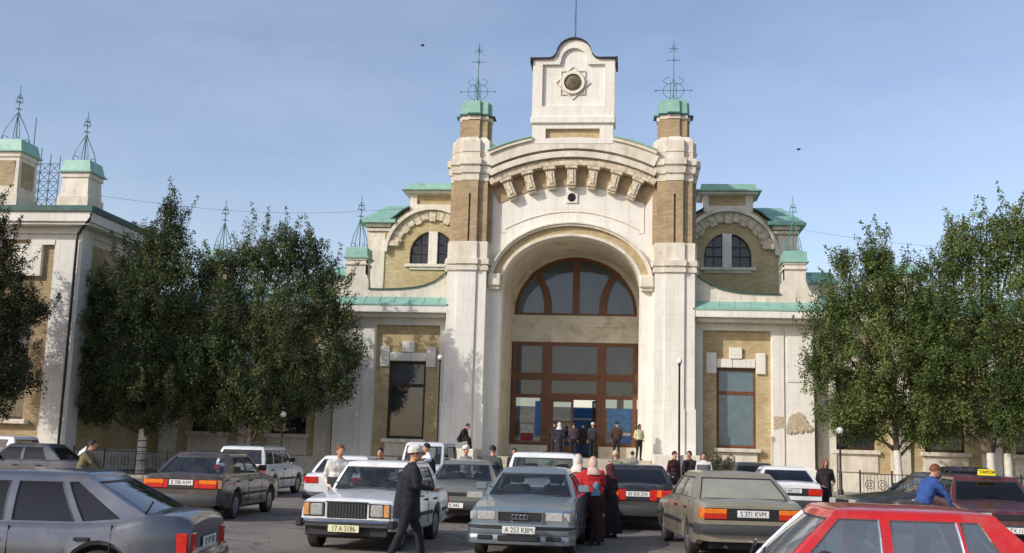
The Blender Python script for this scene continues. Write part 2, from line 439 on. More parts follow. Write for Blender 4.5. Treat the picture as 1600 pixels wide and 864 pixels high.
# archivolt
b = MB(); ering(b, 0, SPR, AX, 2.35, 3.40, 2.49, .58, .7); o = b.build('arch_inner_rim', PLASTER_OLD, ST)
b = MB(); ering(b, 0, SPR, 3.40, 2.49, 3.74, 2.83, .62, .7); b.build('brick_archivolt', BRICK, ST)
b = MB(); ering(b, 0, SPR, 3.74, 2.83, 3.84, 2.93, .42, .7); ering(b, 0, SPR, 3.84, 2.93, 3.90, 2.99, .34, .7); b.build('hood_mould', PLASTER_OLD, ST)
for s in (-1, 1):
    b = MB(); x0, x1 = sorted((s * 3.27, s * 3.92))
    b.bbox(x0, x1, .30, .75, 9.14, 9.70, .06); b.bbox(x0 + .06, x1 - .06, .42, .75, 9.0, 9.16, .03)
    b.build('impost_block', PLASTER_OLD, ST)
# thin raised mouldings that frame the wall over the arch
b = MB()
pts = [(x, .69, 12.78 - .085 * x * x) for x in [-3.2 + 6.4 * i / 30 for i in range(31)]]
b.tube(pts, .035, 6)
for s in (-1, 1):
    b.tube([(s * 3.42, .69, 13.2), (s * 3.42, .69, 11.75), (s * 3.2, .69, 11.72)], .03, 6)
b.build('raised_moulding', PLASTER_OLD, ST)
# oculus
b = MB(); b.prism([(-.28, 13.2), (.26, 13.2), (.26, 13.74), (-.28, 13.74)], .62, .7, [[(-.01 + .2 * math.cos(t), 13.46 + .22 * math.sin(t)) for t in [2 * PI * i / 16 for i in range(16)]]])
oc = b.build('oculus_surround', PLASTER, ST)
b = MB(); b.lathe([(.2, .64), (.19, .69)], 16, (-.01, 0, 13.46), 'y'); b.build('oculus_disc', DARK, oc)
# brick ground of the corbel table, corbels, arched cornice
def sect(mb, r0, r1, y0, y1, hw, n=36, xe=None):
    e = math.asin(hw / ((r0 + r1) / 2))
    ering(mb, 0, RC, r0, r0, r1, r1, y0, y1, PI / 2 + e, PI / 2 - e, n)
b = MB(); sect(b, 7.28, 8.2, .66, .72, 3.72); b.build('brick_band', BRICKT, ST)
b = MB(); sect(b, 6.2, 7.28, .64, .7, 3.35)
corb_x = [-2.98, -2.02, -1.02, -.02, .98, 2.0, 2.96]
mesh_c = None
for x in corb_x:
    t = math.asin(x / 7.65)
    if mesh_c is None:
        b = MB()
        b.bbox(-.21, .21, -.02, .42, -.98, -.16, .03); b.bbox(-.3, .3, -.12, .42, -.16, 0, .03)
        b.bbox(-.19, .19, .06, .42, -1.08, -.98, .02); b.bbox(-.10, .10, -.07, 0, -.86, -.22, .03)
        c = b.build('corbel', ROUGHSTONE, ST); mesh_c = c.data
    else:
        c = bpy.data.objects.new('corbel', mesh_c); COL.objects.link(c); c.parent = ST
    c.location = (8.2 * math.sin(t), .28, RC + 8.2 * math.cos(t)); c.rotation_euler = (0, t, 0)
b = MB()
sect(b, 8.2, 8.48, .16, .72, 3.95); sect(b, 8.48, 8.56, .26, .72, 3.95); b.build('cornice_soffit_band', ROUGHSTONE, ST)
b = MB(); sect(b, 8.56, 8.84, .0, .72, 3.96); sect(b, 8.84, 8.95, .22, .72, 3.97); sect(b, 8.95, 9.5, -.08, 1.2, 3.99); 
for s in (-1, 1):
    ering(b, 0, RC, 9.5, 9.5, 9.66, 9.66, -.2, 1.4, PI / 2 + s * math.asin(4.0 / 9.6), PI / 2 + s * math.asin(1.93 / 9.6), 14)
b.build('arched_cornice', PLASTER_OLD, ST)
e = math.asin(4.05 / 9.7)
for s in (-1, 1):
    b = MB()
    a0, a1 = PI / 2 + s * e, PI / 2 + s * math.asin(1.95 / 9.7)
    ering(b, 0, RC, 9.66, 9.66, 9.72, 9.72, -.26, 4.0, a0, a1, 14)
    b.build('portal_roof_sheet', GREEN, ST)
b = MB(); pts = [(8.9 * math.sin(t), RC + 8.9 * math.cos(t)) for t in [math.asin(4.5 / 8.9) * (1 - 2 * i / 20) for i in range(21)]]
b.prism([(4.5, 11.9)] + pts + [(-4.5, 11.9)], 1.6, 14); b.build('hall_roof_block', PLASTER_OLD, ST)

# ---- parapet block with the star medallion
b = MB()
bump_ = [(1.02 + .32 * (1 - math.cos(t)) * 0, 0) for t in ()]
def ptop(k=0.0, shoulder=20.3, hwid=1.97):
    L = [(-hwid, shoulder), (-1.16, shoulder), (-1.02, shoulder + .05), (-.92, shoulder + .16)]
    arc_ = ell(0, .86 + k, shoulder + .16, .84 + k, 18, PI * .96, PI * .04)
    return L + arc_ + [(.92, shoulder + .16), (1.02, shoulder + .05), (1.16, shoulder), (hwid, shoulder)]
pt = ptop()
PNL = [(-1.5, 17.95), (-1.5, 20.05), (-.68, 20.05)] + ell(0, .62, 20.25, .62, 16) + [(.68, 20.05), (1.5, 20.05), (1.5, 17.95)]
b.prism([(-1.97, 17.42)] + pt + [(1.97, 17.42)], .35, .5, [PNL])
b.prism([(-1.97, 17.42)] + pt + [(1.97, 17.42)], .5, 1.35)
b.prism([(-1.93, 16.12), (-1.93, 17.1), (1.93, 17.1), (1.93, 16.12)], .38, 1.78, [[(-1.29, 16.37), (-1.29, 16.86), (1.29, 16.86), (1.29, 16.37)]])
b.bbox(-2.03, 2.03, .26, 1.4, 17.08, 17.44, .05)
par = b.build('clock_gable', PLASTER, ST); par.location = (0, -.48, -.2)
b = MB(); b.prism([(-1.35, 16.3), (-1.35, 16.9), (1.35, 16.9), (1.35, 16.3)], .56, .6); b.build('brick_panel', BRICK, par)
b = MB()
up = ptop(.0, 20.3, 2.08)
vs = []
for x, z in up: vs += [(x, .22, z), (x, 1.5, z), (x, 1.5, z + .07), (x, .22, z + .07)]
fs = []
for i in range(len(up) - 1):
    p, q = 4 * i, 4 * (i + 1)
    for k in range(4): fs.append((p + k, p + (k + 1) % 4, q + (k + 1) % 4, q + k))
fs += [(0, 1, 2, 3), (len(vs) - 4, len(vs) - 1, len(vs) - 2, len(vs) - 3)]
b.add(vs, fs); b.box(-2.1, -2.04, .2, 1.5, 20.1, 20.37); b.box(2.0, 2.1, .2, 1.5, 20.05, 20.37)
b.build('gable_coping', BLACKIRON, par)
b = MB(); MC = (-.03, 19.15)
for k in (0, 1):
    q = [(MC[0] + .82 * math.cos(PI / 4 + k * PI / 4 + i * PI / 2), .47, MC[1] + .82 * math.sin(PI / 4 + k * PI / 4 + i * PI / 2)) for i in range(4)]
    for i in range(4):
        b.tube([q[i], q[(i + 1) % 4]], .038, 4)
star = b.build('star_moulding', PLASTER_OLD, par)
b = MB()
ering(b, MC[0], MC[1], .43, .43, .56, .56, .36, .5, 0, 2 * PI, 32)
b.build('medallion_ring', PLASTER, par)
b = MB(); b.lathe([(.001, .36), (.2, .38), (.36, .42), (.42, .5)], 28, (MC[0], 0, MC[1]), 'y')
b.build('medallion_disc', mat('tarnished_bronze', (120, 104, 64), (70, 62, 44), rough=.6, scale=4), par, 40)
b = MB(); b.tube([(-.03, .9, 21.1), (-.03, .9, 26.5)], [.05, .03], 8); b.build('flagpole', BLUEIRON, ST)

# ---- towers
def finial_big(mb, cx, cy, z):
    r = .018
    mb.tube([(cx, cy, z), (cx, cy, z + 3.15)], [.035, .02], 6)
    for dx in (-.14, .14): mb.tube([(cx + dx, cy, z), (cx + dx, cy, z + 1.0)], r, 5)
    for a in (0, PI / 2):
        c, s_ = math.cos(a), math.sin(a)
        mb.tube([(cx - .86 * c, cy - .86 * s_, z + .62), (cx + .86 * c, cy + .86 * s_, z + .62)], r, 5)
        ring = [(cx + .5 * math.cos(t) * c, cy + .5 * math.cos(t) * s_, z + .6 + .42 * math.sin(t)) for t in [2 * PI * i / 20 for i in range(21)]]
        mb.tube(ring, r, 5)
        for q in (-1, 1):
            mb.tube([(cx + q * (.3 + .2 * math.sin(t * 3)) * c, cy + q * (.3 + .2 * math.sin(t * 3)) * s_, z + .95 + .3 * t) for t in (0, .3, .6, .9, 1.2)], r * .8, 4)
            mb.ball((cx + q * .86 * c, cy + q * .86 * s_, z + .62), .045, 6, 4)
        mb.tube([(cx - .33 * c, cy - .33 * s_, z + 2.15), (cx + .33 * c, cy + .33 * s_, z + 2.15)], r, 5)
        mb.tube([(cx - .24 * c, cy - .24 * s_, z + 2.75), (cx + .24 * c, cy + .24 * s_, z + 2.75)], r, 5)
        for q in (-1, 1):
            mb.tube([(cx + q * .2 * c, cy + q * .2 * s_, z + 2.55), (cx, cy, z + 2.75), (cx + q * .1 * c, cy + q * .1 * s_, z + 2.95)], r * .8, 4)
    mb.ball((cx, cy, z + 1.15), .06, 8, 6); mb.ball((cx, cy, z + 2.15), .05, 8, 6)

def finial_small(mb, cx, cy, z, h=2.75, w=.42):
    r = .02; w = w * .72
    ap = z + h * .52
    mb.tube([(cx, cy, z), (cx, cy, z + h)], [.03, .016], 6)
    for sx in (-1, 1):
        for sy in (-1, 1):
            pts = [(cx + sx * w * k, cy + sy * w * k, zz) for k, zz in ((1.0, z), (1.12, z + .12), (.86, z + h * .22), (.4, z + h * .40), (.08, ap))]
            mb.tube(pts, r, 5)
            ring = [(cx + sx * (w * .82 + .09 * math.cos(t)), cy + sy * (w * .82 + .09 * math.cos(t)), z + .16 + .1 * math.sin(t)) for t in [2 * PI * i / 10 for i in range(11)]]
            mb.tube(ring, r * .7, 4)
    mb.ball((cx, cy, ap), .07, 8, 6)
    for zz, l in ((ap + .16 * h * .5, .17), (z + h * .72, .2), (z + h * .80, .15)):
        for a in (0, PI / 2):
            mb.tube([(cx - l * math.cos(a), cy - l * math.sin(a), zz), (cx + l * math.cos(a), cy + l * math.sin(a), zz + .0)], r, 5)
    for q in (-1, 1):
        mb.tube([(cx + q * .17, cy, z + h * .72), (cx + q * .05, cy, z + h * .86)], r * .8, 4)

for s in (-1, 1):
    xc, yc = s * 4.865, .98
    b = MB()
    cross(b, xc, yc, .98, .48, G0, 3.55, .08); cross(b, xc, yc, .92, .44, 3.55, 9.78, .1)
    t = b.build('tower', PLASTER, ST)
    b = MB()
    cross(b, xc, yc, 1.0, .5, 9.78, 9.98, .12); cross(b, xc, yc, .95, .46, 9.98, 10.08, .1); cross(b, xc, yc, 1.02, .52, 10.08, 10.34, .13)
    cross(b, xc, yc, .93, .45, 10.34, 11.17, .12)
    b.build('base_moulding', PLASTER_OLD, t)
    xb = s * 4.845
    b = MB(); h = .82
    cross(b, xb, yc, h, .385, 11.17, 14.15, .0005)
    for a, c in ((-.385, -.045), (.045, .385)): b.box(xb + a, xb + c, yc - h - .2, yc - h + .02, 11.17, 13.5); b.box(xb + a, xb + c, yc + h - .02, yc + h + .2, 11.17, 13.5)
    b.box(xb - .385, xb + .385, yc - h - .2, yc - h + .02, 13.5, 14.15)
    b.box(xb - h - .2, xb - h + .02, yc - .385, yc + .385, 11.17, 14.15); b.box(xb + h - .02, xb + h + .2, yc - .385, yc + .385, 11.17, 14.15)
    b.build('brick_shaft', BRICKT, t)
    b = MB()
    cross(b, xb, yc, .85, .41, 14.15, 14.5, .2); cross(b, xb, yc, .93, .46, 14.5, 14.78, .2, (.98, .5, .2)); cross(b, xb, yc, .90, .44, 14.78, 14.9, .2); cross(b, xb, yc, 1.0, .52, 14.9, 15.2, .22)
    cross(b, xb, yc, .84, .42, 15.2, 15.56, .18); cross(b, xb, yc, .86, .44, 15.56, 15.62, .2); cross(b, xb, yc, .84, .42, 15.62, 16.1, .18); cross(b, xb, yc, .84, .42, 16.1, 16.34, .18, (.66, .28, .14))
    b.build('capital_moulding', PLASTER_OLD, t)
    xn = s * 4.79
    b = MB(); cross(b, xn, yc, .63, .27, 16.34, 17.24, .12); b.build('brick_neck', BRICKT, t)
    b = MB(); cross(b, xn, yc, .66, .3, 17.24, 17.43, .14); b.build('neck_band', PLASTER_OLD, t)
    b = MB(); cross(b, xn, yc, .72, .32, 17.43, 17.52, .22); b.build('cap_slab', DKGREEN, t)
    b = MB(); cross(b, xn, yc, .64, .27, 17.52, 18.2, .12, (.61, .25, .12)); cross(b, xn, yc, .3, .2, 18.2, 18.3, .1); b.build('green_cap', GREEN, t)
    b = MB(); finial_big(b, xn, yc, 18.25); b.build('finial', IRON, t)

# ---- entrance doors and fanlight in the back wall of the recess
YB = 5.8
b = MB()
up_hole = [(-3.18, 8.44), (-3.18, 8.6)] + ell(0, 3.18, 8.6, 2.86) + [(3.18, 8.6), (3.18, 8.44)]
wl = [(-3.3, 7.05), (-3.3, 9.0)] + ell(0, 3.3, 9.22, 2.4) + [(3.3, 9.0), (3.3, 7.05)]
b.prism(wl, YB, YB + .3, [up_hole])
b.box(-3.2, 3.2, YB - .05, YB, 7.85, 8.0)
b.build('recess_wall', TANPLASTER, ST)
for x0, x1 in ((-3.26, -1.3), (1.3, 3.26)):
    b = MB(); b.box(x0, x1, YB - .15, YB + .3, 1.0, 1.76); b.build('plinth_wall', PLASTER_OLD, ST)
fan = MB()
zb = 8.44
fan.prism([(-3.18, zb), (-3.18, 8.6)] + ell(0, 3.18, 8.6, 2.86) + [(3.18, 8.6), (3.18, zb)], YB + .05, YB + .2,
          [[(-3.02, zb + .12), (-3.02, 8.62)] + ell(0, 3.02, 8.62, 2.68) + [(3.02, 8.62), (3.02, zb + .12)]])
fan.box(-.15, .2, YB + .03, YB + .2, zb + .1, 11.4)
for s in (-1, 1):
    # curved mullions that spring from the sill and sweep outwards
    pts = [(s * x, z) for x, z in ((1.42, zb + .1), (1.44, 9.1), (1.56, 9.7), (1.85, 10.3), (2.15, 10.75))]
    hw_ = .22
    for i in range(len(pts) - 1):
        (xa, za), (xb_, zb_) = pts[i], pts[i + 1]
        fan.prism([(xa - hw_, za), (xa + hw_, za), (xb_ + hw_ * .9, zb_), (xb_ - hw_ * .9, zb_)], YB + .031 + i * .001, YB + .19)
fl = fan.build('fanlight', WOOD, ST)
b = MB()
b.prism([(-3.05, zb + .1), (-3.05, 8.62)] + ell(0, 3.05, 8.62, 2.7) + [(3.05, 8.62), (3.05, zb + .1)], YB + .12, YB + .13)
b.build('fanlight_glass', WGLASS, fl)
d = MB()
for x0, x1 in ((-3.22, -2.98), (-1.66, -1.16), (1.18, 1.64), (3.0, 3.22)): d.box(x0, x1, YB + .02, YB + .2, 1.2 if abs(x0) < 2 else 1.76, 7.05)
FR = [(-2.98, -1.66), (-1.16, 1.18), (1.64, 3.0)]
for x0, x1 in FR:
    for z0, z1 in ((6.86, 7.05), (5.08, 5.44)): d.box(x0, x1, YB + .035, YB + .19, z0, z1)
d.box(-1.16, 1.18, YB + .04, YB + .18, 4.1, 4.42)
for x0, x1 in (FR[0], FR[2]):
    d.box(x0, x1, YB + .04, YB + .18, 4.16, 4.34); d.box(x0, x1, YB + .04, YB + .18, 1.76, 1.92)
frm = d.build('entrance_frame', WOOD, ST)
for nm_, c_, x0, x1, z0, z1 in (('poster_reflection', (196, 190, 180), -2.75, -2.0, 2.9, 3.5), ('poster_reflection', (150, 44, 44), -2.7, -2.05, 1.95, 2.35), ('poster_reflection', (206, 206, 200), -2.7, -2.05, 2.36, 2.8), ('poster_reflection', (62, 118, 186), -1.97, -1.68, 2.2, 4.0), ('poster_reflection', (84, 134, 190), 1.75, 2.95, 2.55, 3.7), ('poster_reflection', (200, 204, 206), 2.2, 2.95, 2.35, 2.5), ('poster_reflection', (66, 106, 168), 2.2, 2.95, 1.95, 2.34)):
    g = MB(); g.box(x0, x1, YB + .085, YB + .092, z0, z1); g.build(nm_, mat('poster_reflection_colour', c_, tuple(int(v * .75) for v in c_), rough=.6, scale=7), frm)  # flat colours standing in for posters and reflections in the door glass
for i, (x0, x1) in enumerate(FR):
    rows = [(5.44, 6.86), (4.34 if i != 1 else 4.42, 5.08)] + ([(1.92, 4.16)] if i != 1 else [])
    for k, (z0, z1) in enumerate(rows):
        g = MB(); g.box(x0 - .01, x1 + .01, YB + .1, YB + .11, z0 - .01, z1 + .01); g.build('pane', WGLASS if k < 2 else DGLASS, frm)
# double door: left leaf shut, right leaf open inwards
def leaf(name, hinge_x, wdt, ang, mirror):
    b = MB(); s_ = mirror
    for a, c in ((0, .13), (wdt - .13, wdt)): b.box(*sorted((s_ * a, s_ * c)), -.03, .03, 1.22, 4.1)
    for z0, z1 in ((1.22, 1.75), (3.98, 4.1), (2.9, 3.0)): b.box(*sorted((s_ * .13, s_ * (wdt - .13))), -.029, .029, z0, z1)
    o = b.build(name, WOOD, ST); o.location = (hinge_x, YB + .1, 0); o.rotation_euler = (0, 0, ang)
    for z0, z1 in ((1.75, 2.9), (3.0, 3.98)):
        g = MB(); g.box(*sorted((s_ * .12, s_ * (wdt - .12))), -.006, .006, z0, z1); g.build('door_pane', DGLASS, o)
    g = MB(); g.tube([(s_ * (wdt - .08), -.07, 2.1), (s_ * (wdt - .08), -.07, 2.45)], .015, 6); g.build('door_handle', BLACKIRON, o)
leaf('door_leaf', -1.16, 1.16, 0.0, 1)
leaf('door_leaf', 1.18, 1.16, R(-78), -1)
# hall behind the doors
b = MB()
b.box(-7, 7, 6.1, 15, 1.0, 1.2); b.box(-7, 7, 6.1, 15, 8.2, 8.4); b.box(-7.2, -7, 6.1, 15, 1.0, 8.4); b.box(7, 7.2, 6.1, 15, 1.0, 8.4)
b.prism([(-7.2, 1.0), (-7.2, 8.4), (7.2, 8.4), (7.2, 1.0)], 15, 15.3, [[(-6.7, 1.3), (-6.7, 4.6), (-2.5, 4.6), (-2.5, 1.3)], [(-2.1, 1.3), (-2.1, 4.6), (2.1, 4.6), (2.1, 1.3)], [(2.5, 1.3), (2.5, 4.6), (6.7, 4.6), (6.7, 1.3)]])
b.build('waiting_hall', HALL, ST)
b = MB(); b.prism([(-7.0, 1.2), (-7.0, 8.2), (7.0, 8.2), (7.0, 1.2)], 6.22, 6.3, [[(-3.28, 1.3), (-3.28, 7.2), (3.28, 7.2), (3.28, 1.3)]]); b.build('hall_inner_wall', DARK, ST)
# floor and steps
STEP = mat('worn_step_stone', (186, 176, 156), (150, 142, 124), rough=.9, scale=3)
b = MB(); b.box(-AX, AX, -1.0, 6.1, .6, 1.2); b.build('porch_floor', STEP, ST)
for i in range(7):
    b = MB(); z = G0 + .13 + .165 * (i + 1); b.bbox(-3.85, 3.85, -3.3 + i * .34, -2.93 + i * .34, z - .17, z, .015); b.build('entrance_step', STEP, ST)
b = MB(); b.box(-3.85, 3.85, -2.96, -1.0, G0, .18); b.box(-3.85, 3.85, -1.0, .7, G0, 1.19); b.build('step_base', STEP, ST)
for s in (-1, 1):
    b = MB(); x0, x1 = sorted((s * 3.87, s * 5.9)); b.bbox(x0, x1, -2.6, -.0, G0, 1.5, .04); b.build('cheek_wall', PLASTER_OLD, ST)

# ---- side wings of the centre block
PARA = [(5.8, 8.2), (5.8, 9.85), (6.1, 9.62), (6.5, 9.36), (6.95, 9.17), (7.5, 9.04), (8.2, 8.97), (9.0, 8.94), (9.75, 8.95), (9.76, 9.3), (9.8, 9.5), (9.93, 9.66), (9.93, 10.4), (10.9, 10.4), (10.9, 9.66), (11.0, 9.3), (11.16, 9.05), (11.4, 8.93), (11.4, 8.2)]
for s in (-1, 1):
    W1 = 1.0
    b = MB()
    M = lambda L: [(s * p[0], p[1]) for p in L]
    b.prism(M([(5.78, G0), (5.78, 7.82), (11.25, 7.82), (11.25, G0)]), W1, W1 + .6, [M([(6.22, 1.0), (6.22, 7.28), (9.33, 7.28), (9.33, 1.0)])])
    b.prism(M([(9.38, .9), (9.38, 7.3), (9.9, 7.3), (9.9, .9)]), W1 - .06, W1 + .01)
    b.prism(M([(10.05, 4.95), (10.05, 7.25), (11.2, 7.25), (11.2, 4.95)]), W1 - .045, W1 + .01)
    b.box(*sorted((s * 5.78, s * 11.3)), W1 - .08, W1 + .02, G0, 1.0)
    b.box(*sorted((s * 11.25, s * 10.65)), W1 + .6, 9, G0, 7.82)
    wg = b.build('side_wing', PLASTER, ST)
    if s > 0:
        rp = random.Random(9)
        for xa_, xb_, za_, zb_ in ((9.42, 9.86, 2.75, 3.35), (9.98, 11.15, 2.6, 3.6)):
            n_ = 18; up_ = []; lo_ = []
            for i_ in range(n_ + 1):
                f_ = i_ / n_; hump = math.sin(PI * min(1, f_ * 1.15)) ** .8 if xb_ - xa_ > 1 else 1
                up_.append((xa_ + (xb_ - xa_) * f_, za_ + .35 + (zb_ - za_ - .35) * hump + rp.uniform(-.07, .07))); lo_.append((xa_ + (xb_ - xa_) * f_, za_ + rp.uniform(-.05, .09) + .12 * f_))
            q = MB(); q.prism(up_ + lo_[::-1], W1 - .075, W1 - .05 + .04); q.build('bare_brick_patch', ROUGHBRICK, wg)
    b = MB(); xw0, xw1 = 6.86, 8.66
    wh = M([(xw0, 1.86), (xw0, 5.56), (xw1, 5.56), (xw1, 1.86)])
    b.prism(M([(6.2, .9), (6.2, 7.3), (9.35, 7.3), (9.35, .9)]), W1 + .22, W1 + .5, [wh])
    b.build('brick_panel', BRICK, wg)
    for nm, x0, x1, z0, z1, yy in (('keystone', 7.44, 8.03, 5.97, 6.5, .1), ('lintel_block', xw0 + .02, 7.6, 5.56, 5.965, .04), ('lintel_block', 7.62, xw1 - .02, 5.56, 5.965, .04), ('lintel_ear', 6.39, xw0, 5.28, 6.25, .07), ('lintel_ear', xw1, 9.1, 5.28, 6.25, .07)):
        b = MB(); b.bbox(*sorted((s * x0, s * x1)), W1 + .22 - yy - .05, W1 + .24, z0, z1, .02); b.build(nm, PLASTER, wg)
    b = MB(); b.bbox(*sorted((s * 6.74, s * 8.86)), W1 - .12, W1 + .5, 1.68, 1.86, .02); b.bbox(*sorted((s * 6.86, s * 8.7)), W1 + .06, W1 + .3, 1.05, 1.68, .02); b.build('window_sill', PLASTER_OLD, wg)
    # window
    fm = DKWOOD if s < 0 else WOOD
    b = MB(); y0, y1 = W1 + .36, W1 + .46
    b.box(*sorted((s * xw0, s * (xw0 + .12))), y0, y1, 1.86, 5.56); b.box(*sorted((s * xw1, s * (xw1 - .12))), y0, y1, 1.86, 5.56)
    for z0, z1 in ((1.86, 2.0), (5.42, 5.56), (4.32, 4.48)): b.box(*sorted((s * (xw0 + .12), s * (xw1 - .12))), y0 + .004, y1 - .004, z0, z1)
    wf = b.build('window', fm, wg)
    for z0, z1 in ((2.0, 4.32), (4.48, 5.42)):
        b = MB(); b.box(*sorted((s * (xw0 + .11), s * (xw1 - .11))), y0 + .04, y0 + .05, z0, z1)
        b.build('pane', (WGLASS if z0 > 4 else DGLASS) if s < 0 else BGLASS, wf)
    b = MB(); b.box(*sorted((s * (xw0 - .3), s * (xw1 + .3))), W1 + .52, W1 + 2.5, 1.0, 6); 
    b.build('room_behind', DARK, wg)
    # eaves
    b = MB(); b.box(*sorted((s * 5.72, s * 11.66)), .1, 1.2, 7.80, 8.12); b.box(*sorted((s * 5.9, s * 11.45)), .45, 1.2, 7.62, 7.80); b.build('eaves_cornice', PLASTER, wg)
    b = MB(); b.box(*sorted((s * 5.70, s * 11.70)), .06, 1.2, 8.12, 8.19)
    vs = [(s * 5.70, .08, 8.19), (s * 11.70, .08, 8.19), (s * 11.45, .74, 8.62), (s * 5.70, .74, 8.62), (s * 5.7, 1.5, 8.19), (s * 11.7, 1.5, 8.19), (s * 11.45, 1.5, 8.62), (s * 5.7, 1.5, 8.62)]
    b.add(vs, [(0, 1, 2, 3), (4, 7, 6, 5), (3, 2, 6, 7), (1, 5, 6, 2), (0, 3, 7, 4)])
    for i in range(8):
        x = s * (6.2 + i * .72); b.tube([(x, .09, 8.21), (x, .73, 8.63)], .015, 4)
    b.build('eaves_sheeting', GREEN, wg)
    # sweeping parapet with turret pier
    b = MB(); b.prism(M(PARA), .7, 1.15)
    b.bbox(*sorted((s * 9.93, s * 10.9)), .704, 1.7, 8.3, 10.4, .02); b.bbox(*sorted((s * 9.86, s * 10.97)), .62, 1.77, 10.08, 10.2, .02); b.bbox(*sorted((s * 9.88, s * 10.95)), .64, 1.75, 10.32, 10.42, .02)
    pp = b.build('sweeping_parapet', PLASTER_OLD, wg)
    b = MB(); cv = PARA[1:9]
    vs = []
    for x, z in cv: vs += [(s * x, .62, z), (s * x, 1.9, z), (s * x, 1.9, z + .055), (s * x, .62, z + .055)]
    fs = []
    for i in range(len(cv) - 1):
        p, q = 4 * i, 4 * (i + 1)
        for k in range(4): fs.append((p + k, p + (k + 1) % 4, q + (k + 1) % 4, q + k))
    b.add(vs, fs + [(0, 1, 2, 3), (len(vs) - 4, len(vs) - 1, len(vs) - 2, len(vs) - 3)]); b.build('parapet_coping', DKGREEN, pp)
    b = MB(); xt = s * 10.42
    b.loft([[(xt + i * h, 1.2 + j * h, z) for i, j in ((-1, -1), (1, -1), (1, 1), (-1, 1))] for h, z in ((.62, 10.42), (.62, 10.5), (.55, 10.52), (.53, 10.92), (.5, 10.97))], True, True, True)
    b.build('turret_cap', GREEN, pp)
    b = MB(); finial_small(b, xt, 1.2, 10.95); b.build('finial', IRON, pp)

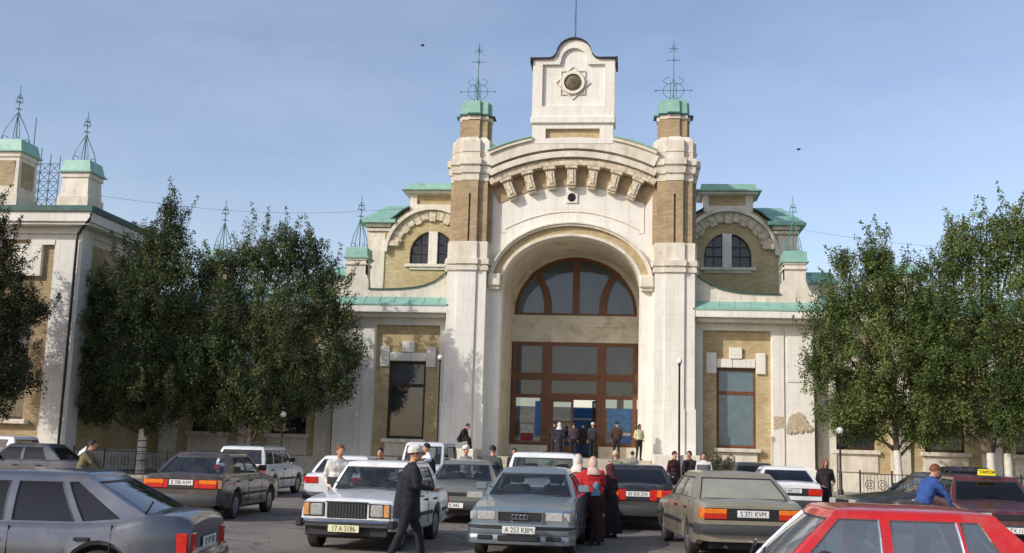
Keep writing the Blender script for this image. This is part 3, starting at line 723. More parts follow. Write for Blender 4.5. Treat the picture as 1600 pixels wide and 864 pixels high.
# ---- dormer pavilions behind the wings
for s in (-1, 1):
    YD = 7.0
    M = lambda L: [(s * p[0], p[1]) for p in L]
    dx = 7.92
    dm = MB()
    wh = [(6.66, 11.22), (6.66, 11.8)] + ell(dx - .03, 1.23, 11.8, 1.24, 20) + [(9.12, 11.8), (9.12, 11.22)]
    outl = [(5.2, 8), (5.2, 13.4), (6.5, 14.2), (9.34, 14.2), (10.3, 13.4), (11.45, 13.4), (11.45, 8)]
    dm.prism(M(outl), YD, YD + .5, [M(wh)])
    dm.box(*sorted((s * 5.2, s * 11.44)), YD + .5, 14, 8, 13.38)
    dmo = dm.build('dormer_pavilion', BRICK, ST)
    b = MB(); b.box(*sorted((s * 10.5, s * 11.47)), YD - .06, YD + .02, 8.6, 12.9); b.bbox(*sorted((s * 10.2, s * 11.55)), YD - .12, YD + .1, 13.0, 13.15, .02); b.bbox(*sorted((s * 10.2, s * 11.6)), YD - .2, YD + .1, 13.22, 13.42, .02); b.build('corner_pier', PLASTER_OLD, dmo)
    # rough voussoirs
    n = 13
    b = MB(); ering(b, s * dx, 11.75, 2.42, 2.42, 2.6, 2.6, YD - .32, YD + .04, R(178), R(2), 30); ering(b, s * dx, 11.75, 1.9, 1.9, 2.42, 2.42, YD - .08, YD + .04, R(166), R(14), 30)
    b.build('arch_band', PLASTER_OLD, dmo)
    rnd = random.Random(5 + s)
    for i in range(n):
        a = R(166 - 152 * (i + .5) / n); hwid = R(152 / n) * .44
        b = MB(); ri = 1.80 if i % 2 == 0 else 1.9; ro = 2.38
        ering(b, s * dx, 11.75, ri, ri, ro, ro, YD - (.13 + rnd.random() * .05), YD - .02, a + hwid, a - hwid, 3)
        b.build('voussoir', ROUGHSTONE, dmo)
    for xx in (5.55, 9.68):
        b = MB(); b.bbox(*sorted((s * xx, s * (xx + .6))), YD - .26, YD + .02, 12.15, 12.45, .03); b.build('impost_stone', ROUGHSTONE, dmo)
    b = MB(); b.box(*sorted((s * 7.62, s * 8.1)), YD - .02, YD + .3, 11.22, 13.02); b.build('window_pier', PLASTER, dmo)
    b = MB(); b.bbox(*sorted((s * 6.45, s * 9.35)), YD - .2, YD + .2, 11.03, 11.2, .02); b.box(*sorted((s * 6.7, s * 9.1)), YD - .1, YD + .02, 10.9, 11.03); b.build('window_sill', PLASTER_OLD, dmo)
    b = MB(); b.prism(M(wh), YD + .3, YD + .31); wg_ = b.build('arched_window', glassmat('murky_glass' + str(s), (50, 46, 46), (74, 62, 60), film=.45), dmo)
    b = MB()
    for x in (6.72, 7.15, 7.6, 8.12, 8.55, 9.06): b.box(*sorted((s * x, s * (x + .05))), YD + .22, YD + .29, 11.22, 13.0 - .28 * (abs(x - dx)) ** 2 * .8)
    for z in (11.24, 11.8, 12.3): b.box(*sorted((s * 6.7, s * 9.1)), YD + .215, YD + .285, z, z + .05)
    b.build('glazing_bars', DKWOOD, wg_)
    # attic block and its green hood
    b = MB(); b.prism(M([(6.62, 14.15), (6.62, 15.1), (9.2, 15.1), (9.2, 14.15)]), YD - .12, YD + 1.6, [M([(6.9, 14.5), (6.9, 15.02), (8.82, 15.02), (8.82, 14.5)])])
    at = b.build('attic_block', PLASTER_OLD, dmo)
    b = MB(); b.box(*sorted((s * 6.8, s * 8.9)), YD + .02, YD + .05, 14.4, 15.05); b.build('brick_panel', BRICK, at)
    b = MB(); b.bbox(*sorted((s * 6.35, s * 9.45)), YD - .4, YD + 1.8, 15.08, 15.22, .02); b.build('attic_cornice', PLASTER_OLD, at)
    b = MB()
    b.loft([[(s * x, y, z) for x, y in ((x0, y0), (x1, y0), (x1, y1), (x0, y1))] for x0, x1, y0, y1, z in ((6.2, 9.62, YD - .55, YD + 2, 15.22), (6.2, 9.62, YD - .55, YD + 2, 15.3), (6.45, 9.38, YD - .25, YD + 1.8, 15.36), (6.5, 9.33, YD - .2, YD + 1.7, 15.66))], True, True, True)
    b.build('attic_hood', GREEN, at)
    # curved shoulder roofs and side roof
    b = MB()
    cv = [(9.2, 14.3), (9.6, 14.08), (10.0, 13.75), (10.35, 13.5)]
    for side in (0, 1):
        c2 = cv if side == 0 else [(2 * dx - x, z) for x, z in cv]
        vs = []
        for x, z in c2: vs += [(s * x, YD - .3, z), (s * x, 13, z), (s * x, 13, z + .07), (s * x, YD - .3, z + .07)]
        fs = []
        for i in range(3):
            p, q = 4 * i, 4 * (i + 1)
            for k in range(4): fs.append((p + k, p + (k + 1) % 4, q + (k + 1) % 4, q + k))
        b.add(vs, fs + [(0, 1, 2, 3), (12, 15, 14, 13)])
    b.build('shoulder_roof', DKGREEN, dmo)
    b = MB()
    b.loft([[(s * x, y, z) for x, y in ((x0, y0), (x1, y0), (x1, y1), (x0, y1))] for x0, x1, y0, y1, z in ((9.9, 11.9, YD - .45, 14, 13.42), (9.9, 11.9, YD - .45, 14, 13.55), (9.95, 11.85, YD - .4, 14, 13.58), (9.6, 11.0, YD + 2.4, 13, 14.95), )], True, True, True)
    b.build('hipped_roof', GREEN, dmo)
    # low annex roofs beside the pavilion
    b = MB(); b.box(*sorted((s * 11.5, s * 13.5)), 8.0, 12, 6, 10.6); an = b.build('annex', PLASTER_OLD, ST)
    b = MB(); b.loft([[(s * x, y, z) for x, y in ((x0, y0), (x1, y0), (x1, y1), (x0, y1))] for x0, x1, y0, y1, z in ((11.4, 13.7, 7.8, 12.2, 10.6), (11.4, 13.7, 7.8, 12.2, 10.72), (11.6, 13.4, 8.2, 11.8, 11.2))], True, True, True); b.build('annex_roof', GREEN, an)

# wing roofs (low green sheets behind the parapets)
b = MB()
for s in (-1, 1):
    b.add([(s * 5.6, 1.2, 8.62), (s * 11.6, 1.2, 8.62), (s * 11.6, 7, 9.2), (s * 5.6, 7, 9.2)], [(0, 1, 2, 3)])
b.build('wing_roof', GREEN, ST)

# ---- long wings
for s in (-1, 1):
    YW = 1.8
    xe = 20.96 if s < 0 else 40.0
    M = lambda L: [(s * p[0], p[1]) for p in L]
    cs = [13.7, 17.7] if s < 0 else [13.2, 17.2, 21.2, 25.2, 29.2, 33.2, 37.2]
    b = MB()
    holes = [M([(c - .92, 1.95), (c - .92, 5.6), (c + .92, 5.6), (c + .92, 1.95)]) for c in cs]
    b.prism(M([(11.25, G0), (11.25, 7.8), (xe, 7.8), (xe, G0)]), YW, YW + .5, holes)
    lw = b.build('long_wing', BRICK, ST)
    b = MB()
    b.box(*sorted((s * 11.26, s * xe)), YW - .1, YW + .02, G0, .9); b.box(*sorted((s * 11.26, s * xe)), YW - .08, YW + .02, 7.1, 7.8); b.box(*sorted((s * 11.26, s * xe)), YW - .9, YW + .3, 7.8, 8.12)
    prs = [11.9] + [c + 2.0 for c in cs if c + 2.4 < xe]
    for p in prs: b.box(*sorted((s * (p - .42), s * (p + .42))), YW - .16, YW + .02, G0 + .01, 7.11)
    b.build('plaster_bands', PLASTER_OLD, lw)
    b = MB(); b.box(*sorted((s * 11.26, s * xe)), YW - .95, YW + .4, 8.12, 8.2)
    b.add([(s * 11.2, YW - .93, 8.2), (s * xe, YW - .93, 8.2), (s * xe, YW + 5, 9.8), (s * 11.2, YW + 5, 9.8)], [(0, 1, 2, 3)]); b.build('roof_sheeting', GREEN, lw)
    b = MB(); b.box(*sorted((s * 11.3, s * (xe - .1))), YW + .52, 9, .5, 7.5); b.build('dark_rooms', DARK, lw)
    for c in cs:
        b = MB()
        for x0, x1 in ((c - .92, c - .8), (c + .8, c + .92), (c - .05, c + .05)): b.box(*sorted((s * x0, s * x1)), YW + .3, YW + .4, 1.95, 5.6)
        for z0, z1 in ((1.95, 2.08), (5.48, 5.6), (4.4, 4.52)): b.box(*sorted((s * (c - .8), s * (c + .8))), YW + .305, YW + .395, z0, z1)
        wf = b.build('window', DKWOOD, lw)
        b = MB(); b.box(*sorted((s * (c - .85), s * (c + .85))), YW + .34, YW + .35, 2.0, 5.5); b.build('pane', DGLASS, wf)
        b = MB(); b.bbox(*sorted((s * (c - 1.1), s * (c + 1.1))), YW - .2, YW + .3, 1.76, 1.94, .02); b.bbox(*sorted((s * (c - 1.0), s * (c + 1.0))), YW - .06, YW + .02, .95, 1.76, .01); b.build('window_sill', PLASTER_OLD, lw)
        b = MB(); b.bbox(*sorted((s * (c - 1.3), s * (c + 1.3))), YW - .08, YW + .1, 5.6, 6.0, .02); b.bbox(*sorted((s * (c - .25), s * (c + .25))), YW - .14, YW + .1, 5.99, 6.5, .02); b.build('lintel', PLASTER_OLD, lw)
# turret and roof lantern above the long wings
b = MB(); b.bbox(-18.2, -17.1, 1.4, 2.5, 8.1, 10.3, .03); b.bbox(-18.3, -17.0, 1.3, 2.6, 9.7, 9.85, .02); tu = b.build('turret', PLASTER_OLD, ST)
b = MB(); b.loft([[(-17.65 + i * h, 1.95 + j * h, z) for i, j in ((-1, -1), (1, -1), (1, 1), (-1, 1))] for h, z in ((.72, 10.3), (.72, 10.4), (.6, 10.42), (.55, 10.9))], True, True, True); b.build('turret_cap', GREEN, tu)
b = MB(); finial_small(b, -17.65, 1.95, 10.9, 2.7); b.build('finial', IRON, tu)
b = MB(); b.bbox(14.6, 16.4, 3.0, 5.0, 8.2, 10.3, .03); tu = b.build('turret', PLASTER_OLD, ST)
b = MB(); b.loft([[(15.5 + i * h, 4.0 + j * h, z) for i, j in ((-1, -1), (1, -1), (1, 1), (-1, 1))] for h, z in ((1.15, 10.3), (1.15, 10.42), (1.0, 10.44), (.9, 10.8))], True, True, True); b.build('turret_cap', GREEN, tu)

# ---- left corner pavilion, nearer to the camera
b = MB()
XR, YP = -20.95, -6.0
wn = [[(-24.35, 2.2), (-24.35, 7.0), (-22.95, 7.0), (-22.95, 2.2)], [(-28.4, 2.2), (-28.4, 7.0), (-27.0, 7.0), (-27.0, 2.2)]]
b.prism([(-31, G0), (-31, 10.5), (-22.1, 10.5), (-22.1, G0)], YP + .18, YP + .6, wn)
pb = b.build('corner_pavilion', BRICKT, ST)
b = MB()
b.prism([(-31, G0), (-31, 10.5), (XR, 10.5), (XR, G0)], YP, YP + .17, [[(-24.55, 1.0), (-24.55, 9.95), (-22.1, 9.95), (-22.1, 1.0)], [(-28.7, 1.0), (-28.7, 9.95), (-26.2, 9.95), (-26.2, 1.0)]])
b.box(-24.0, -22.68, YP - .02, YP + .2, 8.35, 9.75); b.box(-25.4, -24.0, YP - .1, YP + .1, 9.95, 10.5)
b.box(-23.2, -22.1, YP - .03, YP + .16, 9.72, 9.94)
b.box(-22.1, XR, YP + .17, YP + .6, G0, 10.5)
b.box(XR - .5, XR, YP + .6, 1.8, G0, 10.5)
b.box(XR, XR + .1, YP, YP + .9, G0, 10.2)
b.build('pavilion_plaster', PLASTER, pb)
b = MB(); b.box(XR, XR + .04, YP + 1.0, 1.7, 1.0, 9.9); b.build('side_brick_panel', BRICK, pb)
b = MB(); b.box(-31, -20.3, YP - .65, 2.3, 10.5, 10.62); b.box(-31, -20.2, YP - .75, 2.4, 10.62, 11.05); b.box(-31, -20.85, YP - .12, 1.7, 10.2, 10.5); b.build('eaves_cornice', PLASTER, pb)
b = MB(); b.box(-31, -20.1, YP - .85, 2.5, 11.05, 11.3); b.loft([[(x, y, z) for x, y in ((x0, y0), (x1, y0), (x1, y1), (x0, y1))] for x0, x1, y0, y1, z in ((-31, -20.2, YP - .75, 2.4, 11.3), (-31, -23.5, YP + 2.2, 1.0, 11.9))], True, True, True); b.build('pavilion_roof', DKGREEN, pb)
b = MB(); b.tube([(-20.15, YP - .8, 10.95), (-20.2, YP - .8, 10.7), (-21.0, YP - .14, 10.2), (-21.05, YP - .12, 9.9), (-21.05, YP - .12, 1.0)], .06, 8); b.build('downpipe', BLACKIRON, pb)
for x0, x1, z0, z1 in ((-24.35, -22.95, 2.2, 7.0), (-28.4, -27.0, 2.2, 7.0)):
    b = MB(); b.box(x0, x0 + .12, YP + .4, YP + .5, z0, z1); b.box(x1 - .12, x1, YP + .4, YP + .5, z0, z1); b.box(x0 + .12, x1 - .12, YP + .41, YP + .49, z0, z0 + .12); b.box(x0 + .12, x1 - .12, YP + .41, YP + .49, 5.2, 5.34)
    wf = b.build('window', DKWOOD, pb); b = MB(); b.box(x0 + .1, x1 - .1, YP + .45, YP + .46, z0 + .1, z1); b.build('pane', DGLASS, wf)
    b = MB(); b.bbox(x0 - .3, x1 + .3, YP - .15, YP + .3, z0 - .2, z0, .02); b.build('window_sill', PLASTER_OLD, pb)
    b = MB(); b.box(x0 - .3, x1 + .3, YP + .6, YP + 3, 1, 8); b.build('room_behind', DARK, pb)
def turret_big(xc, yc, z0, h, z1, zc, zt, m1=PLASTER_OLD):
    b = MB()
    b.loft([[(xc + i * q, yc + j * q, z) for i, j in ((-1, -1), (1, -1), (1, 1), (-1, 1))] for q, z in ((h + .12, z0), (h + .12, z0 + .75), (h + .05, z0 + .8), (h, z1 - .25), (h + .06, z1 - .22), (h + .06, z1))], True, True, True)
    t = b.build('turret', m1, ST)
    b = MB(); b.loft([[(xc + i * q, yc + j * q, z) for i, j in ((-1, -1), (1, -1), (1, 1), (-1, 1))] for q, z in ((h + .17, z1), (h + .17, z1 + .07), (h + .09, z1 + .1), (h - .02, zc))], True, True, True); b.build('turret_cap', GREEN, t)
    b = MB(); finial_small(b, xc, yc, zc, zt - zc, h * .75); b.build('finial', IRON, t)
    return t
turret_big(-21.75, -4.85, 11.25, .60, 13.1, 13.68, 16.1)
tb_ = turret_big(-25.1, -4.9, 11.3, .72, 14.0, 14.6, 17.3)
b = MB(); b.box(-25.65, -24.55, -5.66, -5.55, 12.4, 13.6); b.box(-24.42, -24.34, -5.4, -4.4, 12.4, 13.6); b.build('brick_panel', BRICKT, tb_)

# ---- steel lattice mast behind the corner pavilion
LM = thing('lattice_mast', 'blue-grey steel lattice mast rising behind the left corner pavilion roof', 'mast', (-28.8, 4.0, 0))
b = MB(); zt = (18.6, 16.9, 16.5, 16.4)
xs_ = (-.75, -.25, .3, .85)
for x, z in zip(xs_, zt): b.tube([(x, 0, 8.0), (x, 0, z)], [.05, .03], 5)
for i in range(3):
    z = 13.0
    while z < 15.9:
        b.tube([(xs_[i], 0, z), (xs_[i + 1], 0, z + .5)], .02, 4); b.tube([(xs_[i], 0, z + .5), (xs_[i + 1], 0, z)], .02, 4); b.tube([(xs_[i], 0, z + .5), (xs_[i + 1], .02, z + .5)], .02, 4); z += .5
b.build('mast_lattice', BLUEIRON, LM)
# ---- train in the platform behind the hall
TR = thing('passenger_train', 'blue and white railway carriage seen through the open entrance doors', 'train', (0, 19, .3))
TB = mat('blue_train_paint', (70, 128, 200), (58, 112, 184), rough=.4); TW = mat('white_train_paint', (225, 228, 230), (205, 208, 210), rough=.4)
b = MB(); b.bbox(-12, 12, 0, 2.9, .8, 3.9, .1); b.build('carriage_body', TB, TR)
b = MB(); b.box(-12, 12, -.02, .02, 1.75, 1.95); b.box(-12, 12, -.02, .02, 3.1, 3.22); b.build('white_stripe', TW, TR)
for i in range(10):
    b = MB(); b.box(-11.5 + i * 2.35, -10.3 + i * 2.35, -.03, .01, 2.1, 2.95); b.build('train_window', mat('train_glass', (30, 40, 50), rough=.1) if i == 0 else bpy.data.materials['train_glass'], TR)
b = MB(); b.box(-20, 20, 15.3, 18.6, .3, 1.15); o = b.build('station_platform', PAVE); o['kind'] = 'structure'
# ================================================================== cars
def paint(name, c, rough=.32, metal=0.0, dust=.25):
    """car paint: clear-coated colour under a thin uneven film of road dust"""
    m = mat(name, c, tuple(min(255, x * .93) for x in c), rough=rough, metal=metal, coat=.8, scale=3, dirt=(136, 126, 110), dscale=3.5, dlo=.5, dhi=1.1)
    N = m.node_tree.nodes; L = m.node_tree.links
    b = N['Principled BSDF']; b.inputs['Coat Roughness'].default_value = .09
    tc = N['Texture Coordinate']
    # dust gathers on the sills: a stain with a shape of its own
    sp = N.new('ShaderNodeSeparateXYZ'); L.new(tc.outputs['Object'], sp.inputs[0])
    mr = N.new('ShaderNodeMapRange'); mr.inputs[1].default_value = .75; mr.inputs[2].default_value = .2; mr.inputs[4].default_value = dust * 2
    L.new(sp.outputs[2], mr.inputs[0])
    n = N.new('ShaderNodeTexNoise'); n.inputs['Scale'].default_value = 9; n.inputs['Detail'].default_value = 6; L.new(tc.outputs['Object'], n.inputs['Vector'])
    mu = N.new('ShaderNodeMath'); mu.operation = 'MULTIPLY'; L.new(mr.outputs[0], mu.inputs[0]); L.new(n.outputs['Fac'], mu.inputs[1])
    mx = N.new('ShaderNodeMix'); mx.data_type = 'RGBA'
    old = b.inputs['Base Color'].links[0].from_socket
    L.new(mu.outputs[0], mx.inputs[0]); L.new(old, mx.inputs[6]); mx.inputs[7].default_value = lin((138, 126, 108))
    L.new(mx.outputs[2], b.inputs['Base Color'])
    return m
RUBBER = mat('tyre_rubber', (38, 37, 36), (52, 50, 48), rough=.9, scale=8)
TRIM = mat('black_car_trim', (28, 28, 30), (38, 38, 40), rough=.55)
BUMP = mat('grey_plastic_bumper', (60, 60, 62), (50, 50, 52), rough=.6)
CHROME = mat('chrome', (205, 208, 212), (180, 184, 190), rough=.18, metal=1.0)
STEEL = mat('wheel_steel', (150, 152, 154), (112, 112, 112), rough=.4, metal=.6)
CABIN = mat('car_cabin', (44, 42, 42), (34, 33, 33), rough=.95)
SEAT = mat('seat_cloth', (78, 74, 70), (62, 58, 56), rough=.95)
REDL = mat('red_lens', (206, 44, 30), (176, 28, 22), rough=.15, scale=30, coat=.6)
AMBL = mat('amber_lens', (238, 132, 30), (220, 104, 22), rough=.15, scale=30, coat=.6)
CLRL = mat('headlamp_glass', (214, 212, 202), (176, 176, 170), rough=.12, scale=22, metal=.35, coat=1.0)
PLATE = mat('plate_white', (226, 226, 220), (210, 210, 204), rough=.5)
PLATEY = mat('plate_pale', (222, 220, 178), (206, 202, 160), rough=.5)
INK = mat('plate_ink', (30, 30, 34), rough=.6)
CARGL = glassmat('car_glass', (196, 204, 206), (96, 104, 108), film=.07)
CARGLD = glassmat('tinted_car_glass', (34, 36, 42), (60, 62, 68), film=.10)
CARGLM = glassmat('pale_reflection_glass', (150, 156, 146), (176, 178, 160), film=.72)  # pale film puts a grey reflection into the glass colour
REDGL = glassmat('sky_reflection_side_glass', (206, 214, 220), (150, 166, 182), film=.34)  # blue-grey film paints the reflected sky into the side windows

def interp(P, x):
    if x <= P[0][0]: return P[0][1]
    for (a, b_), (c, d) in zip(P, P[1:]):
        if x <= c:
            t = (x - a) / (c - a) if c > a else 0
            return b_ + (d - b_) * t
    return P[-1][1]

def car(p, label, loc, rz, group='cars standing on the station forecourt'):
    """p: shape numbers. local x = 0 at the nose and grows towards the tail, y to both sides, z up from the road."""
    L, W = p['L'], p['W']; hw = W / 2
    root = thing(p.get('name', 'parked_car'), label, p.get('cat', 'car'), loc, rz, group)
    top = p['top']; body_m = p['paint']
    wr = p.get('wr', .30); wx = (p['fw'], p['fw'] + p['wb']); zb = p.get('zb', .24)
    gx = p['side']; xa, xc = gx[0][0], gx[-1][0]
    end = p.get('taper', .07)
    # --- lower body
    xs = set([0, .04, .14, .3, .5, L - .5, L - .3, L - .14, L - .04, L] + [t[0] for t in top])
    for c in wx:
        for i in range(13): xs.add(c - (wr + .055) * math.cos(PI * i / 12))
        xs.add(c - wr - .062); xs.add(c + wr + .062)
    x = .6
    while x < L - .5: xs.add(x); x += .22
    xs = sorted(xs); q = [xs[0]]
    for v in xs[1:]:
        if v - q[-1] > .004: q.append(v)
    xs = q
    def half(x):
        h = hw
        for d in (x, L - x):
            if d < .55: h -= end * (1 - d / .55) ** 2.2
        return h
    def zbot(x):
        for c in wx:
            d = abs(x - c)
            if d < wr + .056: return max(zb, .29 + math.sqrt(max(0, (wr + .056) ** 2 - d * d)))
        return zb if .3 < x < L - .3 else zb + .08
    rings = []
    sh = p.get('shoulder', .035)
    for x in xs:
        z = interp(top, x); h = half(x); b0 = zbot(x)
        e = 0
        for d in (x, L - x):
            if d < .04: e = .03 * (1 - d / .04)
        z -= e
        zl = [b0, b0 + .01, b0 + .05, .50, z - .24, z - .10, z - sh - .01, z - .012, z - .004, z + .012, z + .02]
        yl = [h - .14, h - .035, h - .01, h, h - .006, h - .018, h - .035, h - .075, h - .15, h * .45, 0]
        for i in range(1, len(zl)): zl[i] = max(zl[i], zl[i - 1] + .003)
        r = [(x, y, zz) for y, zz in zip(yl, zl)]
        rings.append(r + [(a, -b_, c) for a, b_, c in reversed(r[:-1])])
    mb = MB()
    n = len(rings[0])
    vs = [v for r in rings for v in r]; fs = []
    for i in range(len(rings) - 1):
        for j in range(n - 1): fs.append((i * n + j, i * n + j + 1, (i + 1) * n + j + 1, (i + 1) * n + j))
    fs.append(tuple(range(n))); fs.append(tuple(range((len(rings) - 1) * n, len(rings) * n)))
    mb.add(vs, fs)
    # --- greenhouse
    zr = p['H']; wt = p['roofw'] / 2; wbelt = hw - p.get('beltin', .07)
    rows = [0, .07, .35, .65, p.get('gt', .90), 1.0]
    cols = []           # (base xyz, top xyz, kind of the segment that follows)
    fb = p.get('fbulge', .07); rb = p.get('rbulge', .05); kf = p.get('wpil', .05)
    kr = p.get('rpil', .06)
    for (xb, xt, kd) in gx:
        cols.append(((xb, wbelt), (xt, wt), kd))
    ringdef = []
    nside = len(cols)
    for (a, b_, kd) in cols[:-1]: ringdef.append((a, b_, kd, 'L'))
    E_b, E_t = cols[-1][0], cols[-1][1]
    ringdef.append((E_b, E_t, 'p', 'L'))
    fr = [1.0, .5, 0, -.5, -1.0]
    def across(xb, xt, bul, sgn, w0, w1, pil):
        out = []
        ys = [1 - pil / w0, .5, 0, -.5, -(1 - pil / w0)]
        for i, y in enumerate(ys):
            k = 1 - y * y
            out.append(((xb + sgn * bul * k, w0 * y), (xt + sgn * bul * .7 * k, w1 * y), 'R' if i < 4 else 'p'))
        return out
    for a, b_, kd in across(E_b[0], E_t[0], rb, 1, wbelt, wt, kr): ringdef.append((a, b_, kd if kd == 'p' else ('g' if p.get('rearglass', True) else 'p'), 'B'))
    right = [(a, b_, kd) for (a, b_, kd) in cols]
    for i in range(nside - 1, 0, -1):
        a, b_, _ = cols[i]; kd = cols[i - 1][2]
        ringdef.append(((a[0], -a[1]), (b_[0], -b_[1]), kd, 'Rr'))
    A_b, A_t = cols[0][0], cols[0][1]
    ringdef.append(((A_b[0], -A_b[1]), (A_t[0], -A_t[1]), 'p', 'Rr'))
    for a, b_, kd in [(q[0], q[1], q[2]) for q in across(A_b[0], A_t[0], fb, -1, wbelt, wt, kf)][::-1]:
        ringdef.append((a, b_, 'g', 'F'))
    # the last front column (near the left corner) is followed by a pillar
    ringdef[-1] = (ringdef[-1][0], ringdef[-1][1], 'p', 'F')
    nr = len(ringdef)
    zin = p.get('glassdrop', 0)
    def gpt(k, t):
        a, b_, _, sd = ringdef[k]
        z0 = interp(top, min(max(a[0], 0), L)) - .03; z1 = zr - .055
        z = z0 + (z1 - z0) * t
        bl = .028 * math.sin(PI * t)
        x = a[0] + (b_[0] - a[0]) * t; y = a[1] + (b_[1] - a[1]) * t
        if sd in ('L', 'Rr'): y += math.copysign(bl, y)
        elif sd == 'F': x -= bl * .8
        else: x += bl * .8
        return Vector((x, y, z))
    R_ = [[gpt(k, t) for k in range(nr)] for t in rows]
    cx = sum(v.x for v in R_[-1]) / nr
    lx = max(v.x for v in R_[-1]) - min(v.x for v in R_[-1])
    def inset(d, z):
        out = []
        for v in R_[-1]:
            sx = 1 - 2 * d / lx; sy = 1 - d / wt
            out.append(Vector((cx + (v.x - cx) * sx, v.y * sy, z)))
        return out
    roof = [inset(.018, zr - .03), inset(.05, zr - .012), inset(.12, zr), inset(wt * .5, zr + .012), inset(wt * .98, zr + .018)]
    vs = [tuple(v) for r in R_ for v in r] + [tuple(v) for r in roof for v in r]
    allr = len(R_) + len(roof); fs = []
    for i in range(allr - 1):
        for k in range(nr):
            l = (k + 1) % nr
            if 1 <= i <= 3 and ringdef[k][2] == 'g': continue
            fs.append((i * nr + k, i * nr + l, (i + 1) * nr + l, (i + 1) * nr + k))
    fs.append(tuple(range((allr - 1) * nr, allr * nr)))
    mb.add(vs, fs)
    body = mb.build('body', body_m, root, sharp=28)
    # panes with rubber frames
    k = 0; trim = MB(); done = 0
    segs = []
    k = 0
    while k < nr:
        if ringdef[k][2] == 'g':
            k2 = k
            while k2 < nr and ringdef[k2][2] == 'g' and ringdef[k2][3] == ringdef[k][3] and (ringdef[k][3] in 'FB' or k2 == k): k2 += 1
            segs.append((k, k2, ringdef[k][3])); k = k2
        else: k += 1
    for a, e, sd in segs:
        g = [[R_[i][j % nr] for j in range(a, e + 1)] for i in (1, 2, 3, 4)]
        nc = len(g[0]); cen = sum((v for r in g for v in r), Vector()) / (4 * nc)
        nrm = (g[0][-1] - g[0][0]).cross(g[-1][0] - g[0][0]).normalized()
        if nrm.dot(Vector((cen.x - cx, cen.y, 0))) < 0: nrm = -nrm
        dl = p.get('rub', .022); inn = []
        for i in range(4):
            row = []
            for j in range(nc):
                v = g[i][j].copy()
                du = (g[i][-1] - g[i][0]).normalized(); dv = (g[-1][j] - g[0][j]).normalized()
                ku = min(dl, (g[i][-1] - g[i][0]).length * .4)
                if j == 0: v += du * ku
                if j == nc - 1: v -= du * ku
                if i == 0: v += dv * dl
                if i == 3: v -= dv * dl
                row.append(v - nrm * .012)
            inn.append(row)
        loop = lambda G: G[0] + [G[i][-1] for i in (1, 2)] + G[3][::-1] + [G[i][0] for i in (2, 1)]
        o_, i_ = loop(g), loop(inn)
        trim.loft([[tuple(v + nrm * .003) for v in o_], [tuple(v + nrm * .003 + (w_ - v) * .6) for v, w_ in zip(o_, i_)], [tuple(v) for v in i_]], True)
        m_ = MB(); m_.loft([[tuple(v) for v in r] for r in inn], False)
        nm = {'F': 'windscreen', 'B': 'rear_window'}.get(sd, 'side_window')
        gm = p.get('glass', CARGL)
        if sd == 'B': gm = p.get('rglass', gm)
        if sd in ('L', 'Rr'): gm = p.get('sglass', gm)
        o = m_.build(nm, gm, root, sharp=40)
    trim.build('window_seal', p.get('seal', TRIM), root)['kind'] = 'stuff'
    # --- cabin
    m_ = MB(); zc = interp(top, (xa + xc) / 2)
    m_.box(xa + .1, xc - .1, -wbelt + .09, wbelt - .09, .35, zc - .06)
    m_.bbox(xa + .12, xa + .5, -wbelt + .12, wbelt - .12, zc - .08, zc + .02, .03)
    m_.build('cabin_tub', CABIN, root)
    xs0 = gx[0][1] + .35
    for sx in ((xs0, .36), (xs0 + .95, .62)):
        if sx[0] > gx[-1][1]: continue
        for s in (-1, 1):
            m_ = MB(); y0 = s * .36
            m_.bbox(sx[0], sx[0] + .14, y0 - .25, y0 + .25, zc - .25, zc + .13, .05)
            m_.bbox(sx[0] + .02, sx[0] + .12, y0 - .13, y0 + .13, zc + .15, zc + .31, .04)
            m_.build('seat', SEAT, root)
    m_ = MB(); t_ = [2 * PI * i / 18 for i in range(19)]
    m_.tube([(xs0 - .42 + .05 * math.sin(a), -.36 + .18 * math.cos(a), zc + .02 + .17 * math.sin(a)) for a in t_], .014, 5); m_.build('steering_wheel', TRIM, root)
    # --- underbody and wheels
    m_ = MB(); m_.box(.25, L - .25, -hw + .24, hw - .24, .19, .6)
    for c in wx: m_.box(c - wr - .1, c + wr + .1, -hw + .22, hw - .22, .3, .72)
    m_.build('underbody', TRIM, root)
    first = None
    for c in wx:
        for s in (-1, 1):
            if first is None:
                t_ = MB(); R0 = wr
                t_.lathe([(R0 * .60, -.085), (R0 * .93, -.09), (R0 * .985, -.075), (R0, -.05), (R0, .05), (R0 * .985, .075), (R0 * .93, .09), (R0 * .60, .085)], 30, (0, 0, 0), 'y')
                wme = t_.build('wheel', RUBBER, root, sharp=35); first = wme
                r_ = MB(); r_.lathe([(R0 * .61, .086), (R0 * .60, .06), (R0 * .5, .045), (R0 * .30, .065), (R0 * .14, .08), (R0 * .13, .10), (.001, .105)], 26, (0, 0, 0), 'y')
                for a in range(8):
                    an = 2 * PI * a / 8; r_.lathe([(R0 * .06, .052), (R0 * .055, .066)], 8, (R0 * .42 * math.cos(an), 0, R0 * .42 * math.sin(an)), 'y')
                rim = r_.build('rim', p.get('rimm', STEEL), wme, sharp=30); cur = wme
            else:
                cur = first.copy(); COL.objects.link(cur); cur.parent = root
                rr = rim.copy(); COL.objects.link(rr); rr.parent = cur
            cur.location = (c, s * (hw - .115), wr - .005); cur.rotation_euler = (0, 0, 0 if s > 0 else PI)
    # --- door seams, handles, mirrors, side strips
    sm = MB()
    def side_y(x, z):
        return half(x) - (.018 if z > .7 else 0.0)
